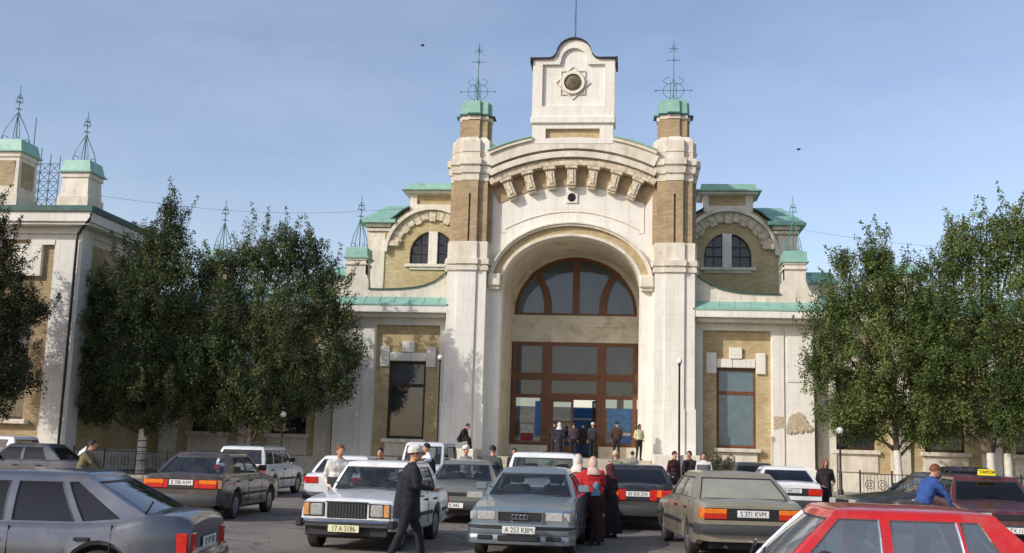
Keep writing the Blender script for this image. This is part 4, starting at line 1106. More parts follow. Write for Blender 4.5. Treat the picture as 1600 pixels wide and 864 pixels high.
    for xd in p['seams']:
        for s in (-1, 1):
            zt = interp(top, xd) - .04
            pts = [(xd, s * (half(xd) + .0), zb + .1), (xd, s * (half(xd) + .001), .55), (xd, s * (half(xd) - .010), zt - .2), (xd, s * (half(xd) - .03), zt)]
            sm.tube(pts, .0085, 4)
    for lx_ in p.get('lidlines', ()):
        sm.tube([(lx_, y, interp(top, lx_) + .014) for y in (-hw + .2, 0, hw - .2)], .006, 4)
    sm.build('panel_gap', TRIM, root)['kind'] = 'stuff'
    for s in (-1, 1):
        for xh in p.get('handles', ()):
            h_ = MB(); zh = interp(top, xh) - .17; yy = half(xh) - .006
            a, b_ = sorted((s * (yy - .02), s * (yy + .028))); h_.bbox(xh - .1, xh + .06, a, b_, zh - .018, zh + .018, .008); h_.build('door_handle', p.get('handlem', TRIM), root)
        h_ = MB(); xm = xa + .32; zm = interp(top, xa) + .06
        a, b_ = sorted((s * (hw - .05), s * (hw + .14))); h_.bbox(xm, xm + .09, a, b_, zm, zm + .13, .02); h_.build('door_mirror', p.get('mirrorm', TRIM), root)
        if p.get('strip', True):
            h_ = MB(); a, b_ = sorted((s * (hw - .012), s * (hw + .016)))
            seg = [(.35, wx[0] - wr - .1), (wx[0] + wr + .1, wx[1] - wr - .1), (wx[1] + wr + .1, L - .35)]
            for u, v in seg:
                if v - u > .15:
                    h_ = MB(); h_.bbox(u, v, a, b_, .50, .57, .01); h_.build('side_strip', TRIM, root)
    # --- ends
    def ybox(nm, x0, x1, y0, y1, z0, z1, m, b_=.012, par=root):
        o_ = MB(); o_.bbox(min(x0, x1), max(x0, x1), min(y0, y1), max(y0, y1), z0, z1, b_); return o_.build(nm, m, par)
    def wrapbar(nm, xe, sg, z0, z1, out, m, ext=.42, h2=None):
        """bumper that wraps round the corners; xe = end of the car, sg = -1 nose, +1 tail"""
        h_ = (h2 or half(L / 2)) + .01
        path = [(xe - sg * ext, h_), (xe - sg * .12, h_ - .01), (xe + sg * (out * .45), h_ - .08), (xe + sg * out * .9, h_ * .72), (xe + sg * out, 0)]
        path = path + [(a, -b_) for a, b_ in reversed(path[:-1])]
        rg = []
        dz = z1 - z0
        for i, (x, y) in enumerate(path):
            inx = (x - sg * .1, y * (1 - .1 / abs(y)) if abs(y) > .3 else y)
            rg.append([(x - sg * .02 * 1, y, z0), (x, y, z0 + dz * .3), (x, y, z1 - dz * .25), (x - sg * .025, y * .99, z1), (inx[0], inx[1], z1), (inx[0], inx[1], z0)])
        o_ = MB(); o_.loft(rg, True, True, True); return o_.build(nm, m, root, sharp=35)
    def plate(xe, sg, z, txt, m=PLATE, w_=.52, yy=0):
        o_ = ybox('number_plate', xe, xe + sg * .012, yy - w_ / 2, yy + w_ / 2, z - .056, z + .056, m, .004)
        textmesh(txt, .115, 'plate_text', INK, o_, (xe + sg * .0125, yy, z - .003), (PI / 2, 0, -PI / 2 if sg < 0 else PI / 2), .002, sx=.82)
    p['fn'](root, p, dict(ybox=ybox, wrapbar=wrapbar, plate=plate, half=half, top=top, L=L, hw=hw, zr=zr, xa=xa))
    # wipers
    for y0 in (-.35, .3):
        o_ = MB(); x0 = xa - .02; z0 = interp(top, xa) + .03
        o_.tube([(x0 - .04, y0, z0 + .0), (x0 + .06, y0 + .42, z0 + .10)], .009, 4); o_.build('wiper', TRIM, root)
    return root

# ---------------- fronts and tails
def boxy_tail(segments, plate_txt, plate_z, lens_z, pm=PLATE, bump=BUMP, bump_z=(.38, .56), panel=None, lens_out=.02, hitch=False, badge=None):
    def fn(root, p, k):
        L, hw, yb = k['L'], k['hw'], k['ybox']
        # tail
        k['wrapbar']('rear_bumper', L, 1, bump_z[0], bump_z[1], .10, bump)
        ho = k['half'](L) - .005
        if panel is not None: yb('tail_panel', L - .01, L + .012, -ho + .02, ho - .02, lens_z[0] - .01, lens_z[1] + .01, panel)
        for s in (-1, 1):
            lamp = None
            for (a, c, z0, z1, m) in segments:
                zz0 = lens_z[0] + (lens_z[1] - lens_z[0]) * z0; zz1 = lens_z[0] + (lens_z[1] - lens_z[0]) * z1
                o = yb('tail_light', L - .02, L + lens_out, s * (ho - a), s * (ho - c), zz0 + .002, zz1 - .002, m, .008)
            # lens return on the flank
            yb('tail_light', L - .16, L - .015, s * (ho - .03), s * (k['half'](L - .1) + .008), lens_z[0], lens_z[1], segments[0][4], .008)
        if plate_txt: k['plate'](L + .014, 1, plate_z, plate_txt, pm)
        if hitch:
            o_ = MB(); o_.tube([(L - .1, 0, .33), (L + .16, 0, .31), (L + .2, 0, .36)], .018, 6); o_.ball((L + .2, 0, .39), .027, 8, 6); o_.build('tow_ball', CHROME, root)
        o_ = MB(); o_.tube([(L - .35, -.45, .24), (L + .05, -.45, .24)], .025, 8); o_.build('exhaust_pipe', BUMP, root)
        if badge: textmesh(badge, .07, 'badge', CHROME, root, (L + .003, -hw * .5, k['top'][-1][1] - .12), (PI / 2, 0, PI / 2), .003)
    return fn

def std_front(grille, lamps, plate_txt, plate_z, bump_z, bumpm, pm=PLATE, out=.09, ind=None):
    def fn(root, p, k):
        yb = k['ybox']; ho = k['half'](0)
        k['wrapbar']('front_bumper', 0, -1, bump_z[0], bump_z[1], out, bumpm)
        y, z0, z1 = grille
        yb('grille', -.012, .03, -y, y, z0, z1, TRIM, .008)
        for s in (-1, 1):
            y0, y1, a, c = lamps
            o = yb('headlight', -.02, .05, s * y0, s * y1, a, c, CLRL, .015)
            if ind: yb('indicator', -.012, .1, s * ind[0], s * ind[1], ind[2], ind[3], AMBL, .01)
        if plate_txt: k['plate'](-out - .004, -1, plate_z, plate_txt, pm)
    return fn

def both(f, g):
    def fn(root, p, k):
        f(root, p, k); g(root, p, k)
    return fn

def zig_front(root, p, k):
    """square saloon nose: tall louvred grille, rectangular lamps, chrome bumper"""
    yb = k['ybox']
    yb('nose_panel', -.018, .02, -.74, .74, .50, .79, p['paint'], .02)
    g = yb('grille', -.035, .0, -.34, .34, .53, .78, TRIM, .012)
    for i in range(13):
        y = -.31 + i * .0517; yb('grille_bar', -.046, -.03, y - .007, y + .007, .545, .765, BUMP, .002, g)
    o_ = MB(); o_.loft([[(-.05, -.355, z), (-.05, .355, z), (-.02, .355, z), (-.02, -.355, z)] for z in (.778, .80)], True, True, True); o_.build('grille_rim', CHROME, root)
    for s in (-1, 1):
        yb('lamp_bezel', -.03, .0, s * .37, s * .735, .545, .775, TRIM, .01)
        yb('headlight', -.045, .0, s * .40, s * .62, .56, .76, CLRL, .02); yb('indicator', -.045, .0, s * .63, s * .725, .56, .76, mat_or('pale_amber_lens'), .012)
    k['wrapbar']('front_bumper', 0, -1, .40, .505, .14, CHROME, .30)
    yb('bumper_strip', -.165, -.13, -.70, .70, .445, .475, TRIM, .006)
    for s in (-1, 1): yb('bumper_end', -.13, .12, s * .72, s * .83, .385, .515, TRIM, .02)
    yb('valance', -.02, .1, -.70, .70, .24, .42, TRIM, .02)
    k['plate'](-.148, -1, .375, '17 A 3186', PLATEY)
    for s in (-1, 1): yb('tail_light', k['L'] - .01, k['L'] + .02, s * .45, s * .78, .55, .75, REDL)
    k['wrapbar']('rear_bumper', k['L'], 1, .40, .50, .12, CHROME, .3)
def mat_or(n):
    if n in bpy.data.materials: return bpy.data.materials[n]
    return mat(n, (214, 160, 104), (190, 130, 80), rough=.2, scale=24, coat=.6)

def ring_front(root, p, k):
    """low rounded nose: trapezoid grille in a bright rim with four small rings, wide lamps, deep bumper"""
    yb = k['ybox']
    g = yb('grille', -.02, .03, -.34, .34, .60, .73, TRIM, .01)
    for i in range(4): yb('grille_bar', -.026, -.018, -.33, .33, .615 + i * .028, .620 + i * .028, BUMP, .001, g)
    o_ = MB()
    fr = [[(-.035, y, z) for y, z in ((-.36 * q, .59), (.36 * q, .59), (.375 * q, .745), (-.375 * q, .745))] for q in (1.0,)]
    for (y0, y1, z0, z1) in ((-.375, .375, .733, .755), (-.36, .36, .585, .60)): o_.bbox(-.035, .02, y0, y1, z0, z1, .006)
    for s in (-1, 1): o_.bbox(-.034, .02, s * .345, s * .372, .601, .732, .005)
    o_.build('grille_rim', CHROME, root)
    for i in range(4):
        c = (-.034, -.093 + i * .062, .667)
        o_ = MB(); o_.tube([(c[0], c[1] + .036 * math.cos(a), c[2] + .036 * math.sin(a)) for a in [2 * PI * j / 16 for j in range(17)]], .0065, 5); o_.build('ring_badge', CHROME, root)
    for s in (-1, 1):
        yb('headlight', -.015, .06, s * .39, s * .68, .60, .745, CLRL, .02); yb('indicator', .0, .16, s * .685, s * .80, .60, .74, CLRL, .02)
    k['wrapbar']('front_bumper', 0, -1, .40, .545, .13, p['paint'], .42)
    k['wrapbar']('bumper_strip', 0, -1, .47, .535, .142, TRIM, .40)
    yb('air_intake', -.135, -.05, -.34, .34, .30, .385, TRIM, .012)
    for s in (-1, 1): yb('fog_lamp_slot', -.135, -.04, s * .42, s * .66, .315, .385, TRIM, .012)
    k['wrapbar']('front_spoiler', 0, -1, .25, .40, .12, p['paint'], .42)
    k['plate'](-.148, -1, .475, 'A 253 KBM')
    for s in (-1, 1): yb('tail_light', k['L'] - .01, k['L'] + .02, s * .45, s * .78, .60, .78, REDL)

P_SILVER = paint('silver_blue_paint', (88, 94, 106), metal=.4, dust=.12)
P_BROWN = paint('dark_brown_paint', (62, 52, 48)); P_WHITE = paint('white_car_paint', (228, 230, 230), dust=.15); P_WHITE2 = paint('dull_white_paint', (206, 210, 214))
P_GREY = paint('grey_green_paint', (124, 128, 124), metal=.3); P_AUDI = paint('blue_silver_paint', (128, 146, 156), metal=.4)
P_BLACK = paint('black_car_paint', (38, 38, 46), dust=.4); P_BEIGE = paint('beige_paint', (150, 144, 124), metal=.2, dust=.5); P_RED = paint('bright_red_paint', (196, 30, 26), dust=.1)
P_MAROON = paint('maroon_paint', (84, 34, 38)); P_DARK = paint('dark_grey_paint', (52, 54, 58))

def sedan(L=4.4, W=1.7, H=1.40, fw=.82, wb=2.55, hood=.78, cowl=.93, trunk=.98, xa=1.45, at=2.05, bt=2.55, ct=3.25, cb=3.75, cs=None, **k):
    zr = cowl + .02
    d = dict(L=L, W=W, H=H, fw=fw, wb=wb, roofw=W - .52,
             top=[(0, hood - .06), (.12, hood), (xa * .6, (hood + cowl) / 2 + .015), (xa - .05, cowl), (xa + .3, zr), (cb - .1, trunk - .01), (cb + .05, trunk), (L - .1, trunk - .03), (L, trunk - .07)],
             side=[(xa, at, 'p'), (xa + .22, at + .07, 'g'), (bt - .03, bt - .03, 'p'), (bt + .06, bt + .05, 'g'), (cb - .42, ct - .16, 'p'), (cb, ct, 'p')],
             seams=[xa + .18, bt + .02, cb - .35], handles=[bt - .12, cb - .62], lidlines=[xa - .1, cb + .12], rpil=.07)
    d.update(k)
    return d

PI_F = -PI / 2  # unused helper angle
def place(x, y): return (x, y, G0)
# heading: local +x (towards the tail) is rotated by rz.  nose towards the camera (-Y) => rz = +90 deg
FACE = PI / 2; AWAY = -PI / 2
boxL = dict(L=4.13, W=1.62, H=1.43, hood=.83, cowl=.93, trunk=.93, xa=1.38, at=1.80, bt=2.28, ct=3.12, cb=3.50, taper=.03, roofw=1.18, wpil=.04, shoulder=.03)

car(sedan(paint=P_WHITE, fn=zig_front, wr=.30, fw=.62, wb=2.42, name='parked_car', mirrorm=TRIM, zb=.26, **boxL),
    'white boxy saloon facing us with square headlights, louvred grille and pale yellow plate', place(-1.69, -32.35), FACE + R(-3))

car(sedan(L=4.4, W=1.695, H=1.40, paint=P_AUDI, fn=ring_front, fw=.84, wb=2.55, hood=.80, cowl=.94, trunk=.98, xa=1.42, at=2.12, bt=2.55, ct=3.3, cb=3.85, roofw=1.14, mirrorm=P_AUDI, fbulge=.1),
    'blue-silver saloon facing us with four-ring badge on its bright-rimmed grille', place(1.17, -32.6), FACE + R(-1))

car(sedan(L=4.25, W=1.66, H=1.39, paint=P_GREY, fn=std_front((.30, .62, .70), (.34, .68, .59, .73), '17 K 845', .42, (.34, .52), BUMP, out=.08), fw=.8, wb=2.5, hood=.80, cowl=.93, xa=1.4),
    'dusty grey-green saloon facing us in the row behind the white boxy one', place(-1.06, -25.5), FACE)

van = sedan(L=3.9, W=1.62, H=1.64, paint=P_WHITE, fn=std_front((.3, .66, .76), (.38, .7, .62, .8), '', .4, (.34, .54), P_WHITE), fw=.7, wb=2.4, hood=.95, cowl=1.08, trunk=1.06, xa=.95, at=1.5, bt=2.05, ct=3.6, cb=3.78, roofw=1.36, name='parked_van', cat='van')
car(van, 'small white high-roofed van right behind the blue-silver saloon', place(1.0, -27.4), FACE, 'vans on the station forecourt')

car(sedan(L=4.55, W=1.73, H=1.43, paint=P_BROWN, fn=boxy_tail([(.02, .40, .5, 1, AMBL), (.02, .40, 0, .5, REDL), (.40, .50, 0, 1, REDL)], 'B 708 AVM', .80, (.68, .86), panel=TRIM, bump=BUMP, bump_z=(.36, .56)), fw=.85, wb=2.55, hood=.80, cowl=.96, trunk=1.0, xa=1.45, at=2.1, bt=2.6, ct=3.35, cb=4.0, glass=CARGL),
    'dark brown saloon seen from behind with orange and red tail lights under the left trees', place(-6.75, -22.9), AWAY + R(2))

def rack(root, zr, x0, x1, hw_):
    o_ = MB()
    for y in (-hw_, hw_): o_.tube([(x0, y, zr + .1), (x1, y, zr + .1)], .016, 5)
    n_ = 6
    for i in range(n_): x = x0 + (x1 - x0) * i / (n_ - 1); o_.tube([(x, -hw_, zr + .105), (x, hw_, zr + .105)], .014, 5)
    for y in (-hw_, hw_):
        for x in (x0 + .1, x1 - .1): o_.tube([(x, y, zr - .02), (x, y, zr + .1)], .014, 5)
    o_.build('roof_rack', TRIM, root)
est = sedan(L=4.2, W=1.66, H=1.52, paint=P_WHITE2, fn=boxy_tail([(.02, .16, .3, 1, REDL), (.02, .16, 0, .3, AMBL)], '', .6, (.62, .95), bump_z=(.36, .54)), fw=.75, wb=2.45, hood=.86, cowl=.98, trunk=.99, xa=1.35, at=1.85, bt=2.4, ct=3.95, cb=4.12, roofw=1.30, wr=.32,
            side=[(1.35, 1.85, 'p'), (1.55, 1.92, 'g'), (2.35, 2.37, 'p'), (2.43, 2.45, 'g'), (3.2, 3.18, 'p'), (3.3, 3.28, 'g'), (3.98, 3.85, 'p'), (4.12, 3.95, 'p')])
r_ = car(est, 'pale white estate car with an empty roof rack beyond the dark brown saloon', place(-8.9, -13.5), AWAY)
rack(r_, 1.52, 2.1, 3.8, .52)

car(sedan(L=4.2, W=1.64, H=1.40, paint=P_WHITE, fn=boxy_tail([(.02, .34, 0, 1, REDL)], '', .6, (.74, .90), bump_z=(.36, .54)), cb=3.65, trunk=1.0),
    'white saloon seen from behind with a red tail light left of the white boxy car', place(-4.2, -19.8), AWAY)

car(sedan(L=4.5, W=1.72, H=1.42, paint=P_BLACK, fn=boxy_tail([(.02, .26, 0, 1, REDL), (.26, .36, .3, 1, AMBL), (.36, .52, 0, 1, REDL)], '01 KX 274', .80, (.66, .90), bump=BUMP, bump_z=(.34, .56), panel=TRIM), fw=.85, trunk=1.02, cb=3.9, ct=3.25, glass=CARGLD),
    'black saloon seen from behind with wide red tail lights beside the women in red shawls', place(3.07, -21.0), AWAY)

aud = sedan(L=4.79, W=1.81, H=1.42, paint=P_BEIGE, fn=boxy_tail([(.02, .20, .5, 1, AMBL), (.02, .20, 0, .5, REDL), (.20, .40, .5, 1, AMBL), (.20, .40, 0, .5, REDL)], 'S 371 KVM', .775, (.68, .85), panel=TRIM, bump=BUMP, bump_z=(.44, .60), hitch=True), fw=.92, wb=2.69, hood=.80, cowl=.95, trunk=.99, xa=1.5, at=2.15, bt=2.7, ct=3.45, cb=4.15, wr=.305, roofw=1.30, rglass=CARGLM, sglass=CARGLM, rimm=STEEL)
car(aud, 'dusty beige saloon seen from behind with amber and red tail lights and tow ball', place(4.32, -26.75), AWAY + R(7))

car(sedan(L=4.5, W=1.7, H=1.41, paint=P_WHITE, fn=boxy_tail([(.02, .22, 0, 1, REDL), (.22, .34, 0, 1, REDL)], 'A 640 CO', .80, (.68, .86), panel=TRIM, bump_z=(.36, .56), badge='520i'), trunk=1.04, cb=3.85, ct=3.25, rglass=CARGLD),
    'white saloon seen from behind with dark rear window in front of the right wing', place(7.2, -15.4), AWAY)

car(sedan(L=4.3, W=1.7, H=1.42, paint=P_DARK, fn=boxy_tail([(.02, .3, 0, 1, REDL)], '', .8, (.7, .86)), glass=CARGLD),
    'dark grey saloon parked beyond the white one by the right wing window', place(7.3, -6.9), AWAY)

# the red car in the foreground, side on, nose to the left: tail along +x
redc = dict(boxL); redc.update(gt=.955, L=4.06, W=1.62, H=1.365, xa=1.30, at=1.76, bt=2.28, ct=3.15, cb=3.55)
rs = sedan(paint=P_RED, fn=boxy_tail([(.05, .3, 0, 1, REDL)], '17 B 512', .55, (.62, .8), bump=CHROME, bump_z=(.4, .5)), fw=.60, wb=2.42, wr=.3, seal=CHROME, glass=REDGL, rub=.013, **redc)
rs['side'] = [(1.42, 1.88, 'p'), (1.52, 1.95, 'g'), (2.24, 2.24, 'p'), (2.32, 2.32, 'g'), (2.88, 2.82, 'p'), (2.905, 2.845, 'g'), (3.22, 2.98, 'p'), (3.55, 3.15, 'p')]
rs['top'] = [(0, .68), (.12, .73), (.8, .79), (1.30, .85), (1.7, .90), (3.45, .91), (3.6, .93), (3.96, .90), (4.06, .86)]
car(rs, 'bright red boxy car side-on in the right foreground with chrome window trims', place(2.56, -40.55), R(1.0))

# silver car in the left foreground, nose to the left
vs_ = sedan(L=4.35, W=1.70, H=1.37, paint=P_SILVER, fn=boxy_tail([(.02, .16, 0, 1, REDL)], '01 VP 930', .66, (.52, .78), bump=P_SILVER, bump_z=(.34, .58)), fw=.85, wb=2.6, hood=.8, cowl=.93, trunk=1.06, xa=1.4, at=2.0, bt=2.5, ct=3.12, cb=3.92, roofw=1.16, glass=CARGLD, taper=.16, shoulder=.05, mirrorm=P_SILVER)
vs_['side'] = [(1.4, 2.0, 'p'), (1.6, 2.08, 'g'), (2.44, 2.42, 'p'), (2.52, 2.50, 'g'), (3.19, 2.93, 'p'), (3.27, 2.99, 'g'), (3.68, 3.06, 'p'), (3.92, 3.22, 'p')]
vs_['strip'] = False
vs_['top'] = [(0, .74), (.12, .8), (.8, .87), (1.35, .88), (1.7, .87), (3.2, .87), (3.62, .90), (3.92, .97), (4.20, .965), (4.35, .90)]
sv = car(vs_, 'silver-blue hatchback side-on in the left foreground with dark windows', place(-6.04, -38.75), R(7))
o_ = MB(); o_.tube([(3.84, -.58, .98), (3.90, -.58, 1.09)], .014, 6); o_.build('aerial_stub', TRIM, sv)

# taxi and its neighbours on the right
def taxi_front(root, p, k):
    std_front((.35, .6, .72), (.38, .7, .58, .74), '01 TX 118', .42, (.34, .52), BUMP)(root, p, k)
    o_ = MB(); z = p['H'] + .02
    o_.loft([[(1.95 + a * .8, b_ * .85, p['H'] + .02 + (zz - p['H'] - .02) * .85) for a, b_ in ((-w1, -.2 * q), (w1, -.2 * q), (w1, .2 * q), (-w1, .2 * q))] for w1, q, zz in ((.07, 1, z), (.06, 1, z + .05), (.04, .92, z + .15))], True, True, True)
    sg = o_.build('taxi_sign', mat('taxi_yellow', (236, 216, 30), (226, 200, 20), rough=.4), root)
    textmesh('ТАКСИ', .095, 'sign_text', INK, sg, (1.895, 0, z + .066), (PI / 2 - .2, 0, -PI / 2), .003, sx=.95)
tx = car(sedan(L=4.5, W=1.74, H=1.42, paint=P_MAROON, fn=taxi_front, glass=CARGLD, xa=1.45, at=2.05, roofw=1.3), 'maroon taxi facing us with a yellow roof sign behind the red car', place(10.35, -27.4), FACE + R(-4), 'taxis')
car(sedan(L=4.3, W=1.66, H=1.41, paint=P_DARK, fn=std_front((.35, .6, .72), (.38, .7, .58, .74), '', .4, (.34, .52), BUMP)), 'dark saloon side-on behind the man in the blue jacket', place(8.0, -22.6), R(14))
car(sedan(L=4.6, W=1.8, H=1.50, paint=P_BLACK, fn=std_front((.35, .6, .72), (.38, .7, .58, .74), '', .4, (.34, .52), BUMP), glass=CARGLD), 'black car with a rounded roof just beyond the maroon taxi', place(14.0, -14.5), FACE)
# left edge
car(sedan(L=4.4, W=1.7, H=1.42, paint=P_DARK, fn=std_front((.35, .6, .72), (.38, .7, .58, .74), '', .4, (.34, .52), BUMP), glass=CARGLD), 'dark saloon side-on at the left edge behind the silver hatchback', place(-17.7, -18.5), R(4))
bv = sedan(L=4.6, W=1.8, H=1.60, paint=P_WHITE, fn=boxy_tail([(.02, .14, 0, 1, REDL)], '', .6, (.8, 1.15), bump_z=(.36, .54)), hood=.95, cowl=1.05, trunk=1.05, xa=.8, at=1.35, bt=2.1, ct=4.3, cb=4.45, roofw=1.5, name='parked_van', cat='van')
car(dict(bv), 'white minibus behind the dark saloon at the left edge', place(-21.9, -14.6), R(0), 'vans on the station forecourt')
car(sedan(L=3.3, W=1.40, H=1.80, paint=P_WHITE2, fn=std_front((.3, .66, .76), (.38, .62, .62, .8), '', .4, (.34, .54), P_WHITE2), fw=.5, wb=1.9, hood=1.0, cowl=1.12, trunk=1.12, xa=.35, at=.75, bt=1.4, ct=3.1, cb=3.2, roofw=1.16, name='parked_van', cat='van', taper=.04), 'narrow pale minivan behind the grey-green saloon near the steps', place(-3.4, -17.4), FACE, 'vans on the station forecourt')
# ================================================================== trees
def leafmat(name, ca, cb_, cc):
    m = bpy.data.materials.new(name); m.use_nodes = True
    N = m.node_tree.nodes; L = m.node_tree.links; b = N['Principled BSDF']
    at = N.new('ShaderNodeAttribute'); at.attribute_name = 'tint'
    cr = N.new('ShaderNodeValToRGB'); cr.color_ramp.elements[0].color = lin(ca); cr.color_ramp.elements[1].color = lin(cc)
    e = cr.color_ramp.elements.new(.5); e.color = lin(cb_)
    L.new(at.outputs['Fac'], cr.inputs[0]); L.new(cr.outputs[0], b.inputs['Base Color'])
    b.inputs['Roughness'].default_value = .6; b.inputs['Specular IOR Level'].default_value = .25
    tl = N.new('ShaderNodeBsdfTranslucent'); L.new(cr.outputs[0], tl.inputs[0])
    mx = N.new('ShaderNodeMixShader'); mx.inputs[0].default_value = .18
    L.new(b.outputs[0], mx.inputs[1]); L.new(tl.outputs[0], mx.inputs[2]); L.new(mx.outputs[0], N['Material Output'].inputs[0])
    return m
LEAF = leafmat('evergreen_leaves', (44, 57, 35), (66, 79, 45), (98, 106, 66))
LEAFL = leafmat('olive_evergreen_leaves', (58, 76, 38), (84, 101, 50), (122, 132, 76))
LEAFD = leafmat('dark_evergreen_leaves', (30, 36, 24), (46, 52, 32), (74, 78, 44))
BARK = mat('brown_bark', (98, 84, 68), (70, 60, 48), rough=.95, scale=6, stretch=(2, 2, .6), bump=.8, bscale=22)
LIME = mat('whitewash_on_bark', (216, 212, 200), (186, 180, 166), rough=.95, scale=5, bump=.5, bscale=20)

def crown_mesh(name, clumps, per, leaf, seed, m, parent):
    """clumps: (x,y,z, rx, rz, tint). small leaf faces scattered through each clump, more of them in the bigger ones"""
    rng = np.random.default_rng(seed)
    C_ = np.array(clumps); n = len(C_)
    cnt = np.clip((per * (C_[:, 3] / .3) ** 2).astype(int), 14, per * 3)
    idx = np.repeat(np.arange(n), cnt); N_ = len(idx)
    d = rng.normal(size=(N_, 3)); d /= np.linalg.norm(d, axis=1)[:, None]
    rad = rng.random(N_) ** .5
    c = C_[idx]; up = d[:, 2] * rad
    taper = np.clip(1.0 - .45 * up, .3, 1.3)
    pos = np.stack([c[:, 0] + d[:, 0] * rad * c[:, 3] * taper, c[:, 1] + d[:, 1] * rad * c[:, 3] * taper, c[:, 2] + up * c[:, 4]], 1)
    pos += rng.normal(size=pos.shape) * .035
    nrm = d * .7 + rng.normal(size=(N_, 3)) * .7 + np.array([0, 0, .3]); nrm /= np.linalg.norm(nrm, axis=1)[:, None]
    a = np.cross(nrm, rng.normal(size=(N_, 3))); a /= np.linalg.norm(a, axis=1)[:, None]
    a[:, 2] += .45 * rng.random(N_); a /= np.linalg.norm(a, axis=1)[:, None]
    b = np.cross(nrm, a); b /= np.linalg.norm(b, axis=1)[:, None]
    s = leaf * (.5 + 1.0 * rng.random(N_))[:, None]
    v = np.stack([pos - a * s, pos + b * s * .45, pos + a * s, pos - b * s * .45], 1).reshape(-1, 3)
    me = bpy.data.meshes.new(name)
    me.vertices.add(len(v)); me.vertices.foreach_set('co', v.astype(np.float32).ravel())
    me.loops.add(4 * N_); me.loops.foreach_set('vertex_index', np.arange(4 * N_, dtype=np.int32))
    me.polygons.add(N_); me.polygons.foreach_set('loop_start', np.arange(0, 4 * N_, 4, dtype=np.int32))
    me.update(calc_edges=True)
    at = me.attributes.new('tint', 'FLOAT', 'FACE')
    tint = np.clip(c[:, 5] + rng.normal(size=N_) * .2, 0, 1)
    at.data.foreach_set('value', tint.astype(np.float32))
    me.materials.append(m)
    o = bpy.data.objects.new(name, me); COL.objects.link(o); o.parent = parent
    return o

def tree(label, x, y, lobes, seed, m=None, trunk_r=.17, lime=True, per=105, leaf=.052, lean=0.0, rings=0, dens=1.0, sprigs=7, trunks=((0, 0),), group='evergreen trees in front of the station'):
    """lobes: (dx, dy, z, rx, rz) billows of the crown; ragged sprigs stand out of each of them"""
    m = m or LEAF; rnd = random.Random(seed)
    t = thing('evergreen_tree', label, 'tree', (x, y, G0 + .13), 0, group)
    low = min(l[2] - l[4] for l in lobes); tz = max(l[2] for l in lobes) - .3
    for (tx, ty) in trunks:
        path = [(tx + lean * k + .09 * math.sin(3 * k + seed), ty + .06 * math.cos(4 * k + seed), k * tz) for k in [i / 9 for i in range(10)]]
        b = MB(); b.tube(path, [trunk_r * (1.2 if i == 0 else 1) * (1 - .09 * i) for i in range(10)], 10); b.build('trunk', BARK, t, sharp=60)
        if lime:
            def at(zq):
                for p0, p1 in zip(path, path[1:]):
                    if p1[2] >= zq: k = (zq - p0[2]) / (p1[2] - p0[2]); return tuple(p0[i] + (p1[i] - p0[i]) * k for i in range(3))
            hh = 1.9
            b = MB(); b.tube([at(.01), at(hh * .5), at(hh)], [trunk_r * 1.24, trunk_r * 1.14, trunk_r * 1.0], 12); b.build('whitewashed_bark', LIME, t, sharp=60)
            for i in range(rings):
                b = MB(); zz = .55 + i * .28; b.lathe([(trunk_r * 1.2, -.02), (trunk_r * 1.22, 0), (trunk_r * 1.2, .02)], 12, at(zz)); b.build('dark_band', TRIM, t)
    clumps = []
    for (dx, dy, z, rx, rz) in lobes:
        zs = max(1.6, z - rz * 1.1); k = min(1, zs / tz)
        b = MB(); b.tube([(lean * k * .8, 0, zs * .8), (lean * k * .5 + dx * .5, dy * .5, zs * .9 + .3), (dx * .95, dy, z), (dx * 1.02, dy, z + rz * .7)], [trunk_r * .5, trunk_r * .36, trunk_r * .2, .012], 6); b.build('limb', BARK, t, sharp=60)
        for j in range(5):
            an = rnd.random() * 6.28; h = z + rz * rnd.uniform(-.6, .5); l = rx * rnd.uniform(.7, 1.0)
            b = MB(); b.tube([(dx * .95, dy, h - .3), (dx + l * .5 * math.cos(an), dy + l * .5 * math.sin(an), h), (dx + l * math.cos(an), dy + l * math.sin(an), h + .45)], [.035, .02, .007], 4); b.build('limb', BARK, t)
        lt_ = rnd.uniform(0, .35)
        n_ = int(38 * dens * (rx * rz) ** 1.05 + 12)
        for i in range(n_):
            u = rnd.uniform(-1, 1); an = rnd.random() * 6.283; q = rnd.random() ** .33 * rnd.uniform(.82, 1.1); hz = math.sqrt(1 - u * u)
            r_ = rnd.uniform(.14, .42)
            clumps.append((dx + rx * q * hz * math.cos(an), dy + rx * .9 * q * hz * math.sin(an), z + rz * q * u, r_, r_ * rnd.uniform(.9, 1.9), min(1, lt_ + rnd.random() * .7)))
        for i in range(int(sprigs * (rx + rz) * .6)):
            u = rnd.uniform(-.35, 1); an = rnd.random() * 6.283; hz = math.sqrt(1 - u * u)
            p = Vector((dx + rx * hz * math.cos(an), dy + rx * hz * math.sin(an), z + rz * u)); dr = Vector((hz * math.cos(an) * .6, hz * math.sin(an) * .6, .75 + rnd.random() * .4)).normalized()
            tn = rnd.random(); n2 = rnd.randint(2, 5)
            for j in range(n2):
                r_ = .19 * (1 - j / (n2 + 1)); p = p + dr * .19 * (1 + rnd.random() * .5) + Vector((rnd.uniform(-.05, .05), rnd.uniform(-.05, .05), 0)); clumps.append((p.x, p.y, p.z, r_, r_ * 1.5, tn))
    crown_mesh('crown', clumps, per, leaf, seed, m, t)
    return t

